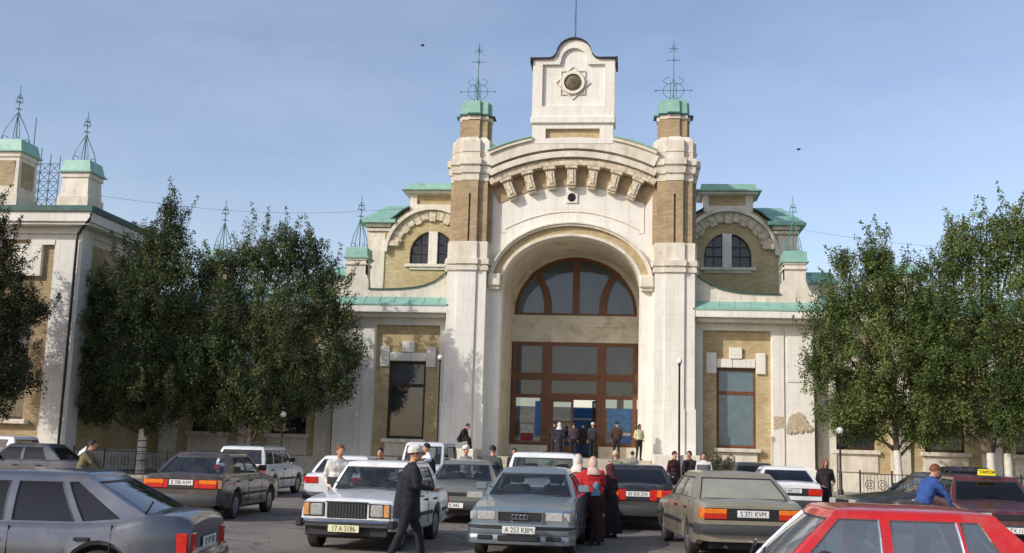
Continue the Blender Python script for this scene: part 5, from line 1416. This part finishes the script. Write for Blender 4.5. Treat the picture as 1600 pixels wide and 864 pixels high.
tree('broad dark evergreen with one high peak on a whitewashed banded trunk', -18.0, -4.6,
     [(-2.3, 0, 6.6, 1.3, 1.7), (-1.5, .2, 8.0, 1.4, 1.6), (-.3, 0, 9.0, 1.3, 1.9), (.4, .1, 10.6, .65, 1.5), (1.3, 0, 8.4, 1.3, 1.7), (1.9, .2, 5.7, 1.2, 1.8), (-.6, -.7, 5.4, 1.8, 2.1), (-2.9, 0, 4.6, .95, 1.3), (.5, -.8, 3.9, 1.6, 1.4), (-1.4, -.3, 3.4, 1.3, 1.1), (.1, -.9, 7.2, 1.5, 1.6), (-2.3, 0, 2.9, 1.1, .8), (1.6, .2, 3.2, 1.2, 1.0), (.2, -.2, 2.5, 1.2, .6), (2.2, 0, 4.3, 1.0, 1.2)], 11, rings=4, trunk_r=.18)
tree('bushy evergreen of several rounded tops overlapping the left side wing', -13.3, -4.2,
     [(-1.7, 0, 8.2, 1.1, 1.8), (-.3, 0, 9.2, 1.0, 1.6), (.9, 0, 9.5, .95, 1.5), (2.0, .1, 9.3, .9, 1.5), (2.8, 0, 7.7, 1.0, 1.5), (3.6, 0, 6.4, .85, 1.0), (1.2, -.6, 6.7, 1.8, 1.9), (-1.2, -.5, 5.7, 1.6, 2.0), (3.0, -.2, 4.9, 1.2, 1.2), (.8, -.6, 4.1, 1.9, 1.4), (-.9, -.2, 3.4, 1.3, 1.1), (4.2, 0, 5.2, .45, .7), (2.4, .1, 3.4, .8, .7), (.4, -.1, 2.7, 1.6, .8), (-1.6, .2, 2.5, 1.1, .7), (3.6, .1, 3.9, .7, .7), (-2.3, .3, 4.2, 1.1, 1.4)], 23, lime=False, trunk_r=.18)
tree('almost black evergreen cut off by the left edge of the picture', -23.0, -9.2,
     [(-.6, 0, 9.4, 1.1, 1.7), (.4, 0, 8.0, 1.1, 1.4), (.9, 0, 6.4, 1.3, 1.1), (1.9, 0, 6.5, .7, .6), (.3, 0, 4.4, 1.7, 1.7), (-1.6, 0, 6.5, 1.7, 2.4), (1.4, 0, 3.6, 1.0, .9), (.2, 0, 2.6, 1.3, .8)], 37, m=LEAFD, lime=False)
tree('thin-topped evergreen on a leaning whitewashed trunk beside the right side wing', 13.7, -4.4,
     [(-2.7, 0, 6.6, 1.0, 1.4), (-1.9, .1, 7.9, .95, 1.1), (-.8, 0, 8.3, 1.05, 1.3), (-1.3, -.4, 5.6, 1.8, 1.7), (.4, 0, 7.6, 1.2, 1.8), (-3.1, 0, 5.0, .75, .9), (.2, -.4, 5.0, 1.4, 1.5), (-.9, 0, 3.8, 1.3, 1.0), (-2.3, -.1, 3.4, 1.0, .9), (.6, 0, 3.3, 1.2, .8), (1.3, .2, 5.9, 1.1, 1.6), (-1.0, .3, 3.0, 1.4, .8), (1.0, .3, 2.7, 1.0, .6), (-2.1, 0, 9.4, .28, .8), (-.5, 0, 9.9, .3, .95), (-1.0, 0, 9.5, .25, .6)], 41, lean=-.3, trunk_r=.14, m=LEAFL, dens=.9, sprigs=9)
tree('tall full evergreen with two trunks at the right edge of the picture', 17.2, -4.4,
     [(-1.8, 0, 8.4, 1.1, 1.6), (-.9, 0, 9.9, .9, 1.5), (.2, .1, 10.1, .95, 1.5), (1.3, 0, 10.4, 1.0, 1.6), (2.4, 0, 9.6, 1.1, 1.6), (-.6, -.6, 6.7, 1.8, 2.0), (1.6, -.5, 7.2, 1.9, 2.1), (-1.8, -.2, 5.2, 1.3, 1.4), (.6, -.5, 4.7, 1.7, 1.3), (2.8, -.2, 5.3, 1.5, 1.5), (-1.2, 0, 3.7, 1.2, 1.0), (1.6, -.2, 3.6, 1.5, 1.0), (-2.4, .2, 6.6, .9, 1.5), (.4, .2, 2.9, 1.6, .8), (-1.8, .3, 3.1, .9, .8)], 53, trunk_r=.15, m=LEAFL, trunks=((0, 0), (.75, .3)))
tree('evergreen half hidden behind the tall one at the right edge', 21.6, -4.0,
     [(-1, 0, 8.8, 1.2, 1.8), (.5, 0, 9.0, 1.4, 1.8), (0, -.3, 6.5, 1.9, 2.1), (1.5, 0, 5.5, 1.4, 1.6), (-1.4, 0, 4.8, 1.3, 1.4)], 67, m=LEAFL, per=80)
# dusty shrub by the right window
sh = thing('shrub', 'small dusty grey-green shrub under the right side wing window', 'shrub', (7.0, -.3, G0 + .13))
rnd = random.Random(3)
crown_mesh('foliage', [(rnd.uniform(-.6, .6), rnd.uniform(-.4, .4), rnd.uniform(.3, 1.25), .3, .4, rnd.random() * .9) for _ in range(34)], 90, .06, 5, leafmat('dusty_leaves', (86, 84, 66), (108, 104, 84), (128, 124, 100)), sh)
b = MB()
for i in range(6): a = i; b.tube([(0, 0, 0), (.3 * math.cos(a), .25 * math.sin(a), .6), (.5 * math.cos(a), .4 * math.sin(a), 1.2)], [.03, .02, .008], 5)
b.build('stem', BARK, sh)['kind'] = 'stuff'

# ================================================================== street furniture
GLOBE = mat('opal_globe', (236, 236, 230), (226, 226, 218), rough=.25)
def lamp(label, x, y, h, r=.14, pr=.045, name='street_lamp', globe=True):
    t = thing(name, label, 'lamp', (x, y, G0 + .13), 0, 'lamp posts in front of the station')
    b = MB(); b.lathe([(pr * 2.4, 0), (pr * 2.4, .25), (pr * 1.5, .32), (pr * 1.5, .9), (pr, 1.0), (pr * .8, h - .1), (pr * 1.3, h - .06), (pr * 1.3, h)], 12); b.build('post', BLACKIRON, t, sharp=35)
    b = MB(); b.ball((0, 0, h + r * .9), r, 16, 10); o = b.build('globe', GLOBE, t); 
    for q in o.data.polygons: q.use_smooth = True
    return t
lamp('tall thin black lamp post in front of the left entrance tower', -5.5, -2.7, 5.3, .12, .05)
lamp('tall thin black lamp post with globe in front of the sunlit right tower', 4.98, -2.7, 5.35, .12, .05)
lamp('short globe lamp beneath the tree left of the side wing', -11.75, -5.0, 2.55)
lamp('short globe lamp between the right side wing and the leaning tree', 11.25, -5.0, 2.5)
lamp('short globe lamp in front of the left corner pavilion', -22.1, -5.05, 2.55)
# ornamental railing on both sides
def railing(label, x0, x1, y):
    t = thing('iron_railing', label, 'railing', (x0, y, G0 + .13), 0, 'iron railings along the pavement')
    n = int((x1 - x0) / 1.2); wdt = (x1 - x0) / n
    post = MB(); post.bbox(-.03, .03, -.03, .03, 0, 1.1, .008); pm = None; sc = None
    for i in range(n + 1):
        if pm is None: o = post.build('post', BLACKIRON, t); pm = o.data
        else: o = bpy.data.objects.new('post', pm); COL.objects.link(o); o.parent = t
        o.location = (i * wdt, 0, 0)
    for i in range(n):
        if sc is None:
            b = MB()
            for z in (.15, .95): b.tube([(0, 0, z), (wdt, 0, z)], .018, 5)
            for k in range(1, 9): b.tube([(wdt * k / 9, 0, .15), (wdt * k / 9, 0, .95)], .009, 4)
            for c in (.3, .7):
                b.tube([(wdt * c + .17 * math.cos(a), -.01, .55 + .17 * math.sin(a)) for a in [2 * PI * j / 16 for j in range(17)]], .014, 5)
                b.tube([(wdt * c + .08 * math.cos(a), -.01, .55 + .08 * math.sin(a)) for a in [2 * PI * j / 12 for j in range(13)]], .012, 4)
            o = b.build('scroll_panel', BLACKIRON, t); sc = o.data
        else: o = bpy.data.objects.new('scroll_panel', sc); COL.objects.link(o); o.parent = t
        o.location = (i * wdt, 0, 0)
railing('black scrolled iron railing under the left trees', -20.4, -12.2, -6.0)
railing('black scrolled iron railing under the right trees', 11.8, 22.6, -6.0)
# overhead cables
for i, (pa, pb_) in enumerate((((-21, -4.8, 12.2), (-9.3, 6.6, 14.2)), ((9.3, 6.6, 13.6), (24, 2.0, 11.4)))):
    b = MB(); A_, B_ = Vector(pa), Vector(pb_)
    pts = [A_.lerp(B_, k / 16) - Vector((0, 0, .5 * math.sin(PI * k / 16))) for k in range(17)]
    b.tube(pts, .006, 4); tag(b.build('overhead_cable', BLACKIRON), ('thin cable slung from the left corner pavilion to the dormer', 'thin cable slung from the right dormer over the right trees')[i], 'cable', 'overhead cables')
# birds
BIRD = mat('dark_feathers', (40, 40, 44), rough=.8)
for i, (x, y, z, a, lb) in enumerate(((-11.6, 20, 28.6, .4, 'small dark bird high in the sky left of the clock gable'), (13.6, 20, 21.2, -.5, 'small dark bird in the sky right of the right tower'), (31.8, 20, 25.2, .2, 'small dark bird in the upper right of the sky'), (29, 20, 27.0, .9, 'tiny dark bird high above the right trees'))):
    b = MB(); b.ball((0, 0, 0), .05, 8, 6, (2.2, .8, .8))
    for s in (-1, 1): b.loft([[(.12, s * .05, .03), (-.1, s * .05, .03)], [(.1, s * .15, .09), (-.08, s * .15, .09)], [(0, s * .28, .05), (-.06, s * .28, .05)]], False)
    b.loft([[(-.15, -.03, 0), (-.15, .03, 0)], [(-.22, -.05, 0), (-.22, .05, 0)]], False)
    o = b.build('bird', BIRD); o.location = (x, y, z); o.rotation_euler = (.2, .1, a); tag(o, lb, 'bird', 'birds in the sky')
# ================================================================== people
SKIN = mat('tanned_skin', (196, 146, 116), (176, 126, 98), rough=.55, scale=12)
HAIRB = mat('black_hair', (30, 25, 22), (20, 17, 16), rough=.7, scale=40)
HAIRR = mat('reddish_hair', (120, 66, 38), (92, 48, 28), rough=.7, scale=40)
SHOE = mat('dark_shoe_leather', (36, 30, 28), rough=.5)
EYE = mat('dark_eye', (24, 20, 18), rough=.3)
_cm = {}
def cloth(c):
    c = tuple(c)
    if c not in _cm: _cm[c] = mat('woven_cloth', c, tuple(int(x * .8) for x in c), rough=.95, scale=9, bump=1.0, bscale=9)
    return _cm[c]
_dg = None
def remesh(mb, vox, name):
    me = bpy.data.meshes.new('t'); me.from_pydata(mb.v, [], mb.f); me.update()
    o = bpy.data.objects.new('t', me); COL.objects.link(o)
    r = o.modifiers.new('r', 'REMESH'); r.mode = 'VOXEL'; r.voxel_size = vox
    s = o.modifiers.new('s', 'SMOOTH'); s.factor = .5; s.iterations = 4
    dg = bpy.context.evaluated_depsgraph_get(); dg.update()
    out = bpy.data.meshes.new_from_object(o.evaluated_get(dg)); out.name = name
    bpy.data.objects.remove(o)
    return out

def capsule(mb, a, b, ra, rb, n=12, fl=1.0):
    a, b = Vector(a), Vector(b); d = (b - a)
    L_ = max(d.length, 1e-5); d = d / L_
    u = d.cross(Vector((0, 1, 0)) if abs(d.y) < .9 else Vector((1, 0, 0))).normalized(); v = d.cross(u)
    rings = []
    for t in (-80, -50, -20): rings.append((a + d * ra * math.sin(R(t)), ra * math.cos(R(t))))
    rings.append(((a + b) / 2, (ra + rb) / 2 * 1.03))
    for t in (20, 50, 80): rings.append((b + d * rb * math.sin(R(t)), rb * math.cos(R(t))))
    mb.loft([[tuple(c + u * r * math.cos(2 * PI * k / n) + v * r * math.sin(2 * PI * k / n)) for k in range(n)] for c, r in rings], True, True, True)

def ellipsoid(mb, c, rx, ry, rz, n=14, m=9): mb.ball(c, 1.0, n, m, (rx, ry, rz))

def person(label, x, y, face, h=1.72, z=G0, top=(60, 60, 64), legs=(50, 50, 56), cap=None, scarf=None, hair=HAIRB, hairlong=False, coat=None, skirt=None,
           arms=None, lean=0.0, seat=False, feet=None, vox=.016, sleeve=None, group='people in the forecourt', turn=0.0, tilt=0.0, bulk=1.1, vest=None, cat='person', hand_det=False):
    """face: world angle the figure looks towards. local +x = forward, +y = left"""
    k = h / 1.75
    t = thing('person', label, cat, (x, y, z), face, group)
    V = lambda a, b_, c: Vector((a * k, b_ * k, c * k))
    pel = V(0, 0, .95)
    if seat: pel = V(0, 0, .50)
    lx = math.sin(lean); lz = math.cos(lean)
    def up(d, side=0, f=0): return pel + V(lx * d + lz * f, side, lz * d - lx * f)
    chest = up(.36); neck = up(.52); shl = up(.46, .185); shr = up(.46, -.185)
    head = up(.685, tilt, .03)
    hipl, hipr = pel + V(0, .09, -.02), pel + V(0, -.09, -.02)
    feet = feet or ((.02 + .07 * math.sin(x * 9), .11), (-.02 - .05 * math.sin(y * 7), -.10))
    kn = []; an = []
    for (fx, fy), hp in zip(feet, (hipl, hipr)):
        if seat: kn.append(hp + V(.42, .02 if fy > 0 else -.02, .02)); an.append(V(.45 + fx, fy, .08))
        else:
            a_ = V(fx, fy, .085); mid = (hp + a_) / 2; dx = abs(fx - 0)
            kn.append(mid + V(.03 + .10 * dx, 0, .02)); an.append(a_)
    arms = dict(arms or {}); pr_ = random.Random(int((x * 31 + y * 17) * 10) & 0xffff)
    for s_, kk_ in ((1, 'l'), (-1, 'r')):
        if kk_ not in arms:
            f_ = pr_.uniform(0, 1)
            arms[kk_] = ((-.06 + .06 * f_, s_ * (.22 + .05 * f_), .17), (.02 + .28 * f_ ** 2, s_ * (.24 - .10 * f_), -.09 + .22 * f_ ** 2))
    al = arms.get('l', ((-.03, .25, .72 * 0 + .18), (.05, .25, -.08))); ar = arms.get('r', ((-.03, -.25, .18), (.05, -.25, -.08)))
    # arm targets are given from the pelvis: (elbow), (wrist)
    L_e, L_w = [pel + V(*q) for q in al]; R_e, R_w = [pel + V(*q) for q in ar]
    tc = cloth(top); lc = cloth(legs); sc = cloth(sleeve) if sleeve is not None else tc
    mats = [SKIN, tc, lc, SHOE, sc]
    prims = []
    B = bulk
    def cap_(a, b_, ra, rb, mi): prims.append((Vector(a), Vector(b_), ra * k, rb * k, mi))
    cap_(up(-.02, .05), up(-.02, -.05), .125 * B, .125 * B, 2 if not coat else 1)
    cap_(up(.08, .045), up(.08, -.045), .118 * B, .118 * B, 1); cap_(up(.22, .06), up(.22, -.06), .118 * B, .118 * B, 1)
    cap_(up(.36, .085), up(.36, -.085), .115 * B, .115 * B, 1); cap_(up(.44, .15), up(.44, -.15), .072 * B, .072 * B, 1); cap_(up(.50, .05), up(.50, -.05), .06 * B, .06 * B, 1)
    cap_(neck - V(0, 0, .05), neck + (head - neck) * .45, .058, .05, 0)
    for s_, e_, w__ in ((shl, L_e, L_w), (shr, R_e, R_w)):
        cap_(s_, e_, .056 * B, .044 * B, 4); cap_(e_, w__, .043 * B, .031 * B, 4)
    for hp, kk, aa in zip((hipl, hipr), kn, an):
        cap_(hp, kk, .088 * B, .062 * B, 2); cap_(kk, aa, .060 * B, .043 * B, 2)
        cap_(aa + V(-.03, 0, -.045), aa + V(.15, (.02 if aa.y > 0 else -.02), -.05), .040, .034, 3)
    if coat:
        mats[2] = cloth(legs)
    mb = MB()
    for a, b_, ra, rb, mi in prims: capsule(mb, a, b_, ra, rb)
    # head: skull, face, jaw, nose, ears
    hd = MB()
    hr = V(0, 0, 0)
    fx = Matrix.Rotation(turn, 3, 'Z')
    def H(a, b_, c): return head + fx @ V(a, b_, c)
    ellipsoid(mb, tuple(H(-.005, 0, .025)), .094 * k, .076 * k, .098 * k); ellipsoid(mb, tuple(H(.02, 0, -.035)), .072 * k, .062 * k, .085 * k)
    prims.append((H(-.005, 0, .0), H(.0, 0, .03), .11 * k, .1 * k, 0))
    capsule(mb, H(.088, 0, .02), H(.106, 0, -.015), .010 * k, .015 * k, 8)
    for s_ in (-1, 1): ellipsoid(mb, tuple(H(-.005, s_ * .078, -.005)), .018 * k, .010 * k, .03 * k, 8, 6)
    me = remesh(mb, vox, 'body')
    nv = len(me.vertices); co = np.empty(nv * 3, np.float32); me.vertices.foreach_get('co', co); co = co.reshape(-1, 3)
    best = np.full(nv, 1e9); bi = np.zeros(nv, np.int32)
    for a, b_, ra, rb, mi in prims:
        A_ = np.array(a); D = np.array(b_) - A_; dd = max(D @ D, 1e-9)
        tt = np.clip(((co - A_) @ D) / dd, 0, 1); ds = np.linalg.norm(co - A_ - tt[:, None] * D, axis=1) - (ra + (rb - ra) * tt)
        q = ds < best; best[q] = ds[q]; bi[q] = mi
    for m_ in mats: me.materials.append(m_)
    ls = np.empty(len(me.polygons), np.int32); me.polygons.foreach_get('loop_start', ls)
    vi = np.empty(len(me.loops), np.int32); me.loops.foreach_get('vertex_index', vi)
    me.polygons.foreach_set('material_index', bi[vi[ls]]); me.polygons.foreach_set('use_smooth', np.ones(len(ls), bool)); me.update()
    body = bpy.data.objects.new('body', me); COL.objects.link(body); body.parent = t
    # hands: palm, four fingers, thumb
    for e_, w__, sd in ((L_e, L_w, 1), (R_e, R_w, -1)):
        d = (w__ - e_).normalized(); side = d.cross(Vector((0, 0, 1))); side = side.normalized() if side.length > .1 else Vector((1, 0, 0))
        nn = d.cross(side).normalized()
        hb = MB(); c0 = w__ + d * .005; capsule(hb, c0, c0 + d * .07 * k, .030 * k, .034 * k, 10)
        for i_ in range(4):
            o0 = c0 + d * .085 * k + side * (.027 - .018 * i_) * k; ln = (.040, .046, .043, .034)[i_] * k
            p1 = o0 + d * ln - nn * .012 * k; p2 = p1 + d * ln * .6 - nn * .022 * k
            hb.tube([o0 - d * .02 * k, o0, p1, p2], [.010 * k, .0098 * k, .009 * k, .007 * k], 6)
        o0 = c0 + d * .03 * k + side * .03 * k; hb.tube([o0, o0 + side * .022 * k + d * .025 * k, o0 + side * .028 * k + d * .055 * k - nn * .01 * k], [.012 * k, .011 * k, .008 * k], 6)
        hb.smooth = True
        o = hb.build('hand', SKIN, t, sharp=60)
    # face details
    for s_ in (-1, 1):
        eb = MB(); ellipsoid(eb, tuple(H(.082, s_ * .031, .012)), .010 * k, .013 * k, .008 * k, 8, 5); eb.build('eye', EYE, t)
    mb2 = MB(); mb2.tube([tuple(H(.086, -.022, -.058)), tuple(H(.094, 0, -.060)), tuple(H(.086, .022, -.058))], .0055 * k, 5); mb2.build('mouth', mat_or2('lip_skin', (140, 80, 66)), t)
    # hair: shell over the skull, open at the face
    def shell(nm, m, rx, ry, rz, zc, lo, faceopen=.35, drop=0, back=0.0, zt=None):
        b_ = MB(); n_, m_ = 20, 10; rg = []
        for i in range(m_ + 1):
            th = (PI * lo) * i / m_
            ring = []
            for j in range(n_):
                a = 2 * PI * j / n_
                f = max(0, math.cos(a)); th2 = th * (1 - faceopen * f ** 1.5)
                ring.append(tuple(H(-.008 - back + rx * math.sin(th2) * math.cos(a) + .002, ry * math.sin(th2) * math.sin(a), zc + rz * math.cos(th2) - drop * (i / m_) ** 2 * (1 - f * .6))))
            rg.append(ring)
        inner = [[tuple(Vector(p) + (head - Vector(p)) * .06) for p in rg[-1]]]
        b_.loft(rg + inner, True); return b_.build(nm, m, t, sharp=50)
    if scarf is not None:
        shell('headscarf', cloth(scarf), .112, .094, .110, .0, .74, .42, drop=.07, back=.008)
        b_ = MB(); b_.loft([[tuple(neck + Vector((r_ * k * math.cos(a) * .9 + o_ * k, r_ * k * math.sin(a), zz * k))) for a in [2 * PI * j / 16 for j in range(16)]] for r_, zz, o_ in ((.07, .10, .0), (.095, .04, .0), (.15, -.05, -.01), (.17, -.10, -.02))], True); b_.build('scarf_drape', cloth(scarf), t, sharp=60)
    elif cap is not None:
        shell('hair', hair, .103, .084, .108, .022, .60, .30)
        b_ = MB(); rg = []
        for r_, zz in ((1.0, .02), (1.03, .05), (1.0, .09), (.8, .118), (.4, .13), (.01, .133)):
            rg.append([tuple(H(-.008 + .108 * r_ * math.cos(a), .090 * r_ * math.sin(a), zz + .012 * math.cos(a))) for a in [2 * PI * j / 18 for j in range(18)]])
        b_.loft(rg, True, False, True); b_.build('cap', cloth(cap), t, sharp=50)
    else:
        shell('hair', hair, .106, .087, .112, .022, .56 if not hairlong else .78, .42 if not hairlong else .6, drop=.0 if not hairlong else .10)
    # long coats and skirts: an open cone of folded cloth round the hips and legs
    def drape(nm, m, z0, z1, r0, r1, sy=.85, fold=.02, cx0=0.0, cx1=0.0, w=1.0):
        b_ = MB(); rg = []; n_ = 32
        for i in range(9):
            f = i / 8; zz = z0 + (z1 - z0) * f; rr = r0 + (r1 - r0) * f ** .9
            ring = []
            for j in range(n_):
                a = 2 * PI * j / n_; q = 1 + fold * f * 3 * math.sin(a * 7 + 1.3) + fold * f * math.sin(a * 13)
                stretchx = 1.0
                ring.append((((cx0 + (cx1 - cx0) * f) + max(0, zz - .95) * math.tan(lean) + rr * q * math.cos(a) * w) * k, rr * q * math.sin(a) * sy * k, zz * k))
            rg.append(ring)
        rg.append([((p[0] * .96), p[1] * .96, p[2] + .01) for p in rg[-1]])
        b_.loft(rg, True, False, False); return b_.build(nm, m, t, sharp=60)
    if coat: drape('long_coat', tc, coat[1], coat[0], .135 * B, coat[2], fold=.025, w=coat[3] if len(coat) > 3 else 1.0)
    if skirt: drape('skirt', cloth(skirt[0]), 1.0, skirt[1], .165, skirt[2], fold=.03)
    if vest is not None:
        b_ = MB(); rg = []
        for d_, r_x, r_y in ((.0, .145, .19), (.15, .138, .185), (.3, .14, .21), (.42, .12, .215)):
            c_ = up(d_); rg.append([tuple(c_ + V(r_x * B * math.cos(a), r_y * B * math.sin(a), 0)) for a in [2 * PI * j / 20 for j in range(20)]])
        b_.loft(rg, True); b_.build('vest', cloth(vest), t, sharp=60)
    return t
def mat_or2(n, c):
    return bpy.data.materials[n] if n in bpy.data.materials else mat(n, c, rough=.5)

E_, W_, N_, S_ = 0, PI, PI / 2, -PI / 2
# the walking man in the foreground, seen from behind his left shoulder, moving to the right
person('man in a long black robe and white cap walking across the foreground', -.31, -34.3, R(28), 1.74, top=(34, 34, 40), legs=(34, 34, 42), cap=(232, 228, 216), coat=(.70, 1.32, .18, 1.12), feet=((.30, .09), (-.30, -.10)),
       arms={'l': ((-.06, .24, .20), (.16, .20, .10)), 'r': ((.06, -.25, .22), (.34, -.12, .18))}, lean=.10, vox=.012, bulk=1.12, turn=-.2)
person('red-haired man in a white shirt standing by the door of the white boxy car', -2.62, -29.6, R(-60), 1.70, top=(226, 222, 216), legs=(60, 62, 74), hair=HAIRR, sleeve=(226, 222, 216), lean=.12)
person('dark-haired person whose head shows over the roof of the white boxy car', -3.1, -24.0, S_, 1.62, top=(70, 60, 60), hair=HAIRB)
person('man in a white shirt and dark vest leaning an arm along a car roof', -2.22, -22.0, R(200), 1.78, top=(226, 224, 222), vest=(40, 42, 46), legs=(60, 60, 66), lean=.15,
       arms={'l': ((.10, .42, .38), (.30, .66, .34)), 'r': ((.2, -.32, .42), (.30, -.15, .62))})
person('man in black sitting hunched on the ledge of the left entrance tower', -4.62, -1.75, R(-12), 1.72, z=1.42, top=(30, 28, 28), legs=(34, 32, 32), seat=True, lean=.5,
       arms={'l': ((.24, .26, .14), (.46, .12, .10)), 'r': ((.24, -.26, .14), (.46, -.10, .10))}, feet=((.05, .1), (.02, -.1)), group='people on the station steps')
person('man in a white cap and pale shirt standing behind the grey-green saloon', -1.55, -20.6, R(-40), 1.74, top=(206, 204, 184), legs=(70, 70, 70), cap=(234, 232, 224))
person('man in a grey jacket with his back to us right of the grey-green saloon', -.60, -22.2, R(80), 1.76, top=(74, 80, 78), legs=(48, 48, 50), bulk=1.1)
person('dark-haired man low on the steps behind the white van', -.95, -13.5, S_, 1.68, top=(44, 40, 44), group='people on the station steps')
person('small person in pale green clothes on the steps left of the open door', .05, -12.5, S_, 1.62, top=(176, 190, 166), legs=(120, 110, 96), hair=HAIRB, group='people on the station steps')
# women's group on the right of the blue-silver saloon
person('woman in a white headscarf and dark coat with a red bag cloth', 1.86, -28.3, R(60), 1.66, top=(40, 36, 38), legs=(40, 36, 40), scarf=(228, 218, 208), coat=(.35, 1.3, .26), vest=(206, 56, 52), bulk=1.12)
person('woman with pale scarf and bright red shawl over a long dark dress', 2.18, -28.6, R(100), 1.62, top=(196, 40, 40), legs=(40, 28, 30), scarf=(216, 184, 168), skirt=((54, 26, 28), .12, .30), bulk=1.15,
       arms={'l': ((.1, .24, .2), (.26, .08, .28)), 'r': ((.1, -.24, .2), (.26, -.06, .28))})
person('child in a blue headscarf among the women', 2.26, -29.3, R(80), 1.15, top=(62, 30, 32), legs=(44, 34, 34), scarf=(98, 134, 164), skirt=((48, 26, 28), .10, .30), bulk=1.1)
person('woman in long maroon clothes with a dark headscarf beside the black saloon', 2.50, -27.6, R(150), 1.50, top=(50, 28, 34), legs=(36, 30, 34), scarf=(84, 34, 40), skirt=((36, 26, 32), .12, .28))
person('fair-headed person in an olive jacket in front of the steps', 2.48, -19.0, R(70), 1.72, top=(116, 116, 98), legs=(70, 66, 60), hair=mat('fair_hair', (206, 186, 146), (180, 158, 118), rough=.8), bulk=1.08)
person('bare-headed man in dark clothes stepping up behind the white-scarfed woman', -.62, .9, R(70), 1.66, z=1.2, top=(44, 36, 38), legs=(50, 46, 52), group='people at the station entrance')
person('person in a purple-grey top just outside the open door', .28, 1.0, R(110), 1.62, z=1.2, top=(84, 62, 76), legs=(40, 36, 42), group='people at the station entrance')
person('man in a light shirt low on the steps near the sunlit right tower', 3.0, -5.2, R(100), 1.68, top=(150, 148, 140), legs=(60, 60, 64), group='people on the station steps')
# by the entrance
person('woman in a white headscarf and long dark dress entering the station', -.30, -.4, R(80), 1.62, z=1.2, top=(46, 44, 56), legs=(44, 44, 54), scarf=(226, 224, 226), skirt=((40, 40, 52), .1, .28), group='people at the station entrance')
person('man in black in the open doorway, left of the pair', .55, 4.6, R(85), 1.70, z=1.2, top=(28, 28, 32), legs=(36, 36, 40), group='people at the station entrance')
person('man in a grey coat and white cap in the open doorway, right of the pair', 1.08, 3.6, R(95), 1.72, z=1.2, top=(58, 58, 66), legs=(34, 34, 38), cap=(226, 222, 214), group='people at the station entrance')
person('man in a brown jacket facing the right-hand entrance window', 2.28, 1.5, R(100), 1.74, z=1.2, top=(74, 54, 44), legs=(40, 38, 44), group='people at the station entrance')
person('woman in a pale yellow top and black trousers beside the sunlit tower', 3.30, -.7, R(-60), 1.60, z=1.2, top=(222, 216, 172), legs=(32, 32, 34), hairlong=True, group='people at the station entrance')
# right half
person('man in a dark maroon jacket, left of the pair beyond the black saloon', 4.30, -14.4, R(-50), 1.74, top=(64, 32, 36), legs=(40, 38, 40), bulk=1.1)
person('man in a black jacket, right of the pair beyond the black saloon', 4.82, -14.0, R(-120), 1.76, top=(36, 32, 36), legs=(40, 38, 40), bulk=1.1)
person('man in a grey vest with white sleeves beyond the beige saloon', 5.22, -14.8, R(-100), 1.73, top=(214, 212, 210), vest=(92, 96, 98), legs=(60, 60, 64))
person('red-haired woman in a dark coat standing by the railing right of the white saloon', 8.30, -18.6, R(-80), 1.66, top=(44, 36, 38), legs=(40, 36, 38), hair=HAIRR, hairlong=True, coat=(.4, 1.3, .24))
person('man in a blue jacket bending between the red car and the taxi', 8.05, -29.7, R(15), 1.72, top=(52, 84, 150), legs=(50, 54, 66), lean=.38, bulk=1.12, hair=HAIRR, arms={'l': ((.34, .22, .26), (.5, .1, .16)), 'r': ((.34, -.24, .22), (.46, -.2, .0))})
person('man in an olive top with a white cloth on his shoulder behind the silver hatchback', -9.1, -27.0, R(10), 1.66, top=(128, 116, 84), legs=(60, 56, 48), lean=.30, sleeve=(118, 106, 78), arms={'l': ((.3, .2, .25), (.46, .12, .1)), 'r': ((.3, -.2, .25), (.46, -.12, .1))})
b = MB()
b.loft([[(-9.02 + .04 * i, -27.12 - .03 * j, 1.36 + .03 * i - .05 * abs(j)) for j in (-2, -1, 0, 1, 2)] for i in (-2, -1, 0, 1, 2)], False)
o = b.build('folded_cloth', cloth((232, 230, 224)), None, sharp=60); tag(o, 'white cloth lying over the shoulder of the man in olive', 'cloth')
# thing held by the walking man
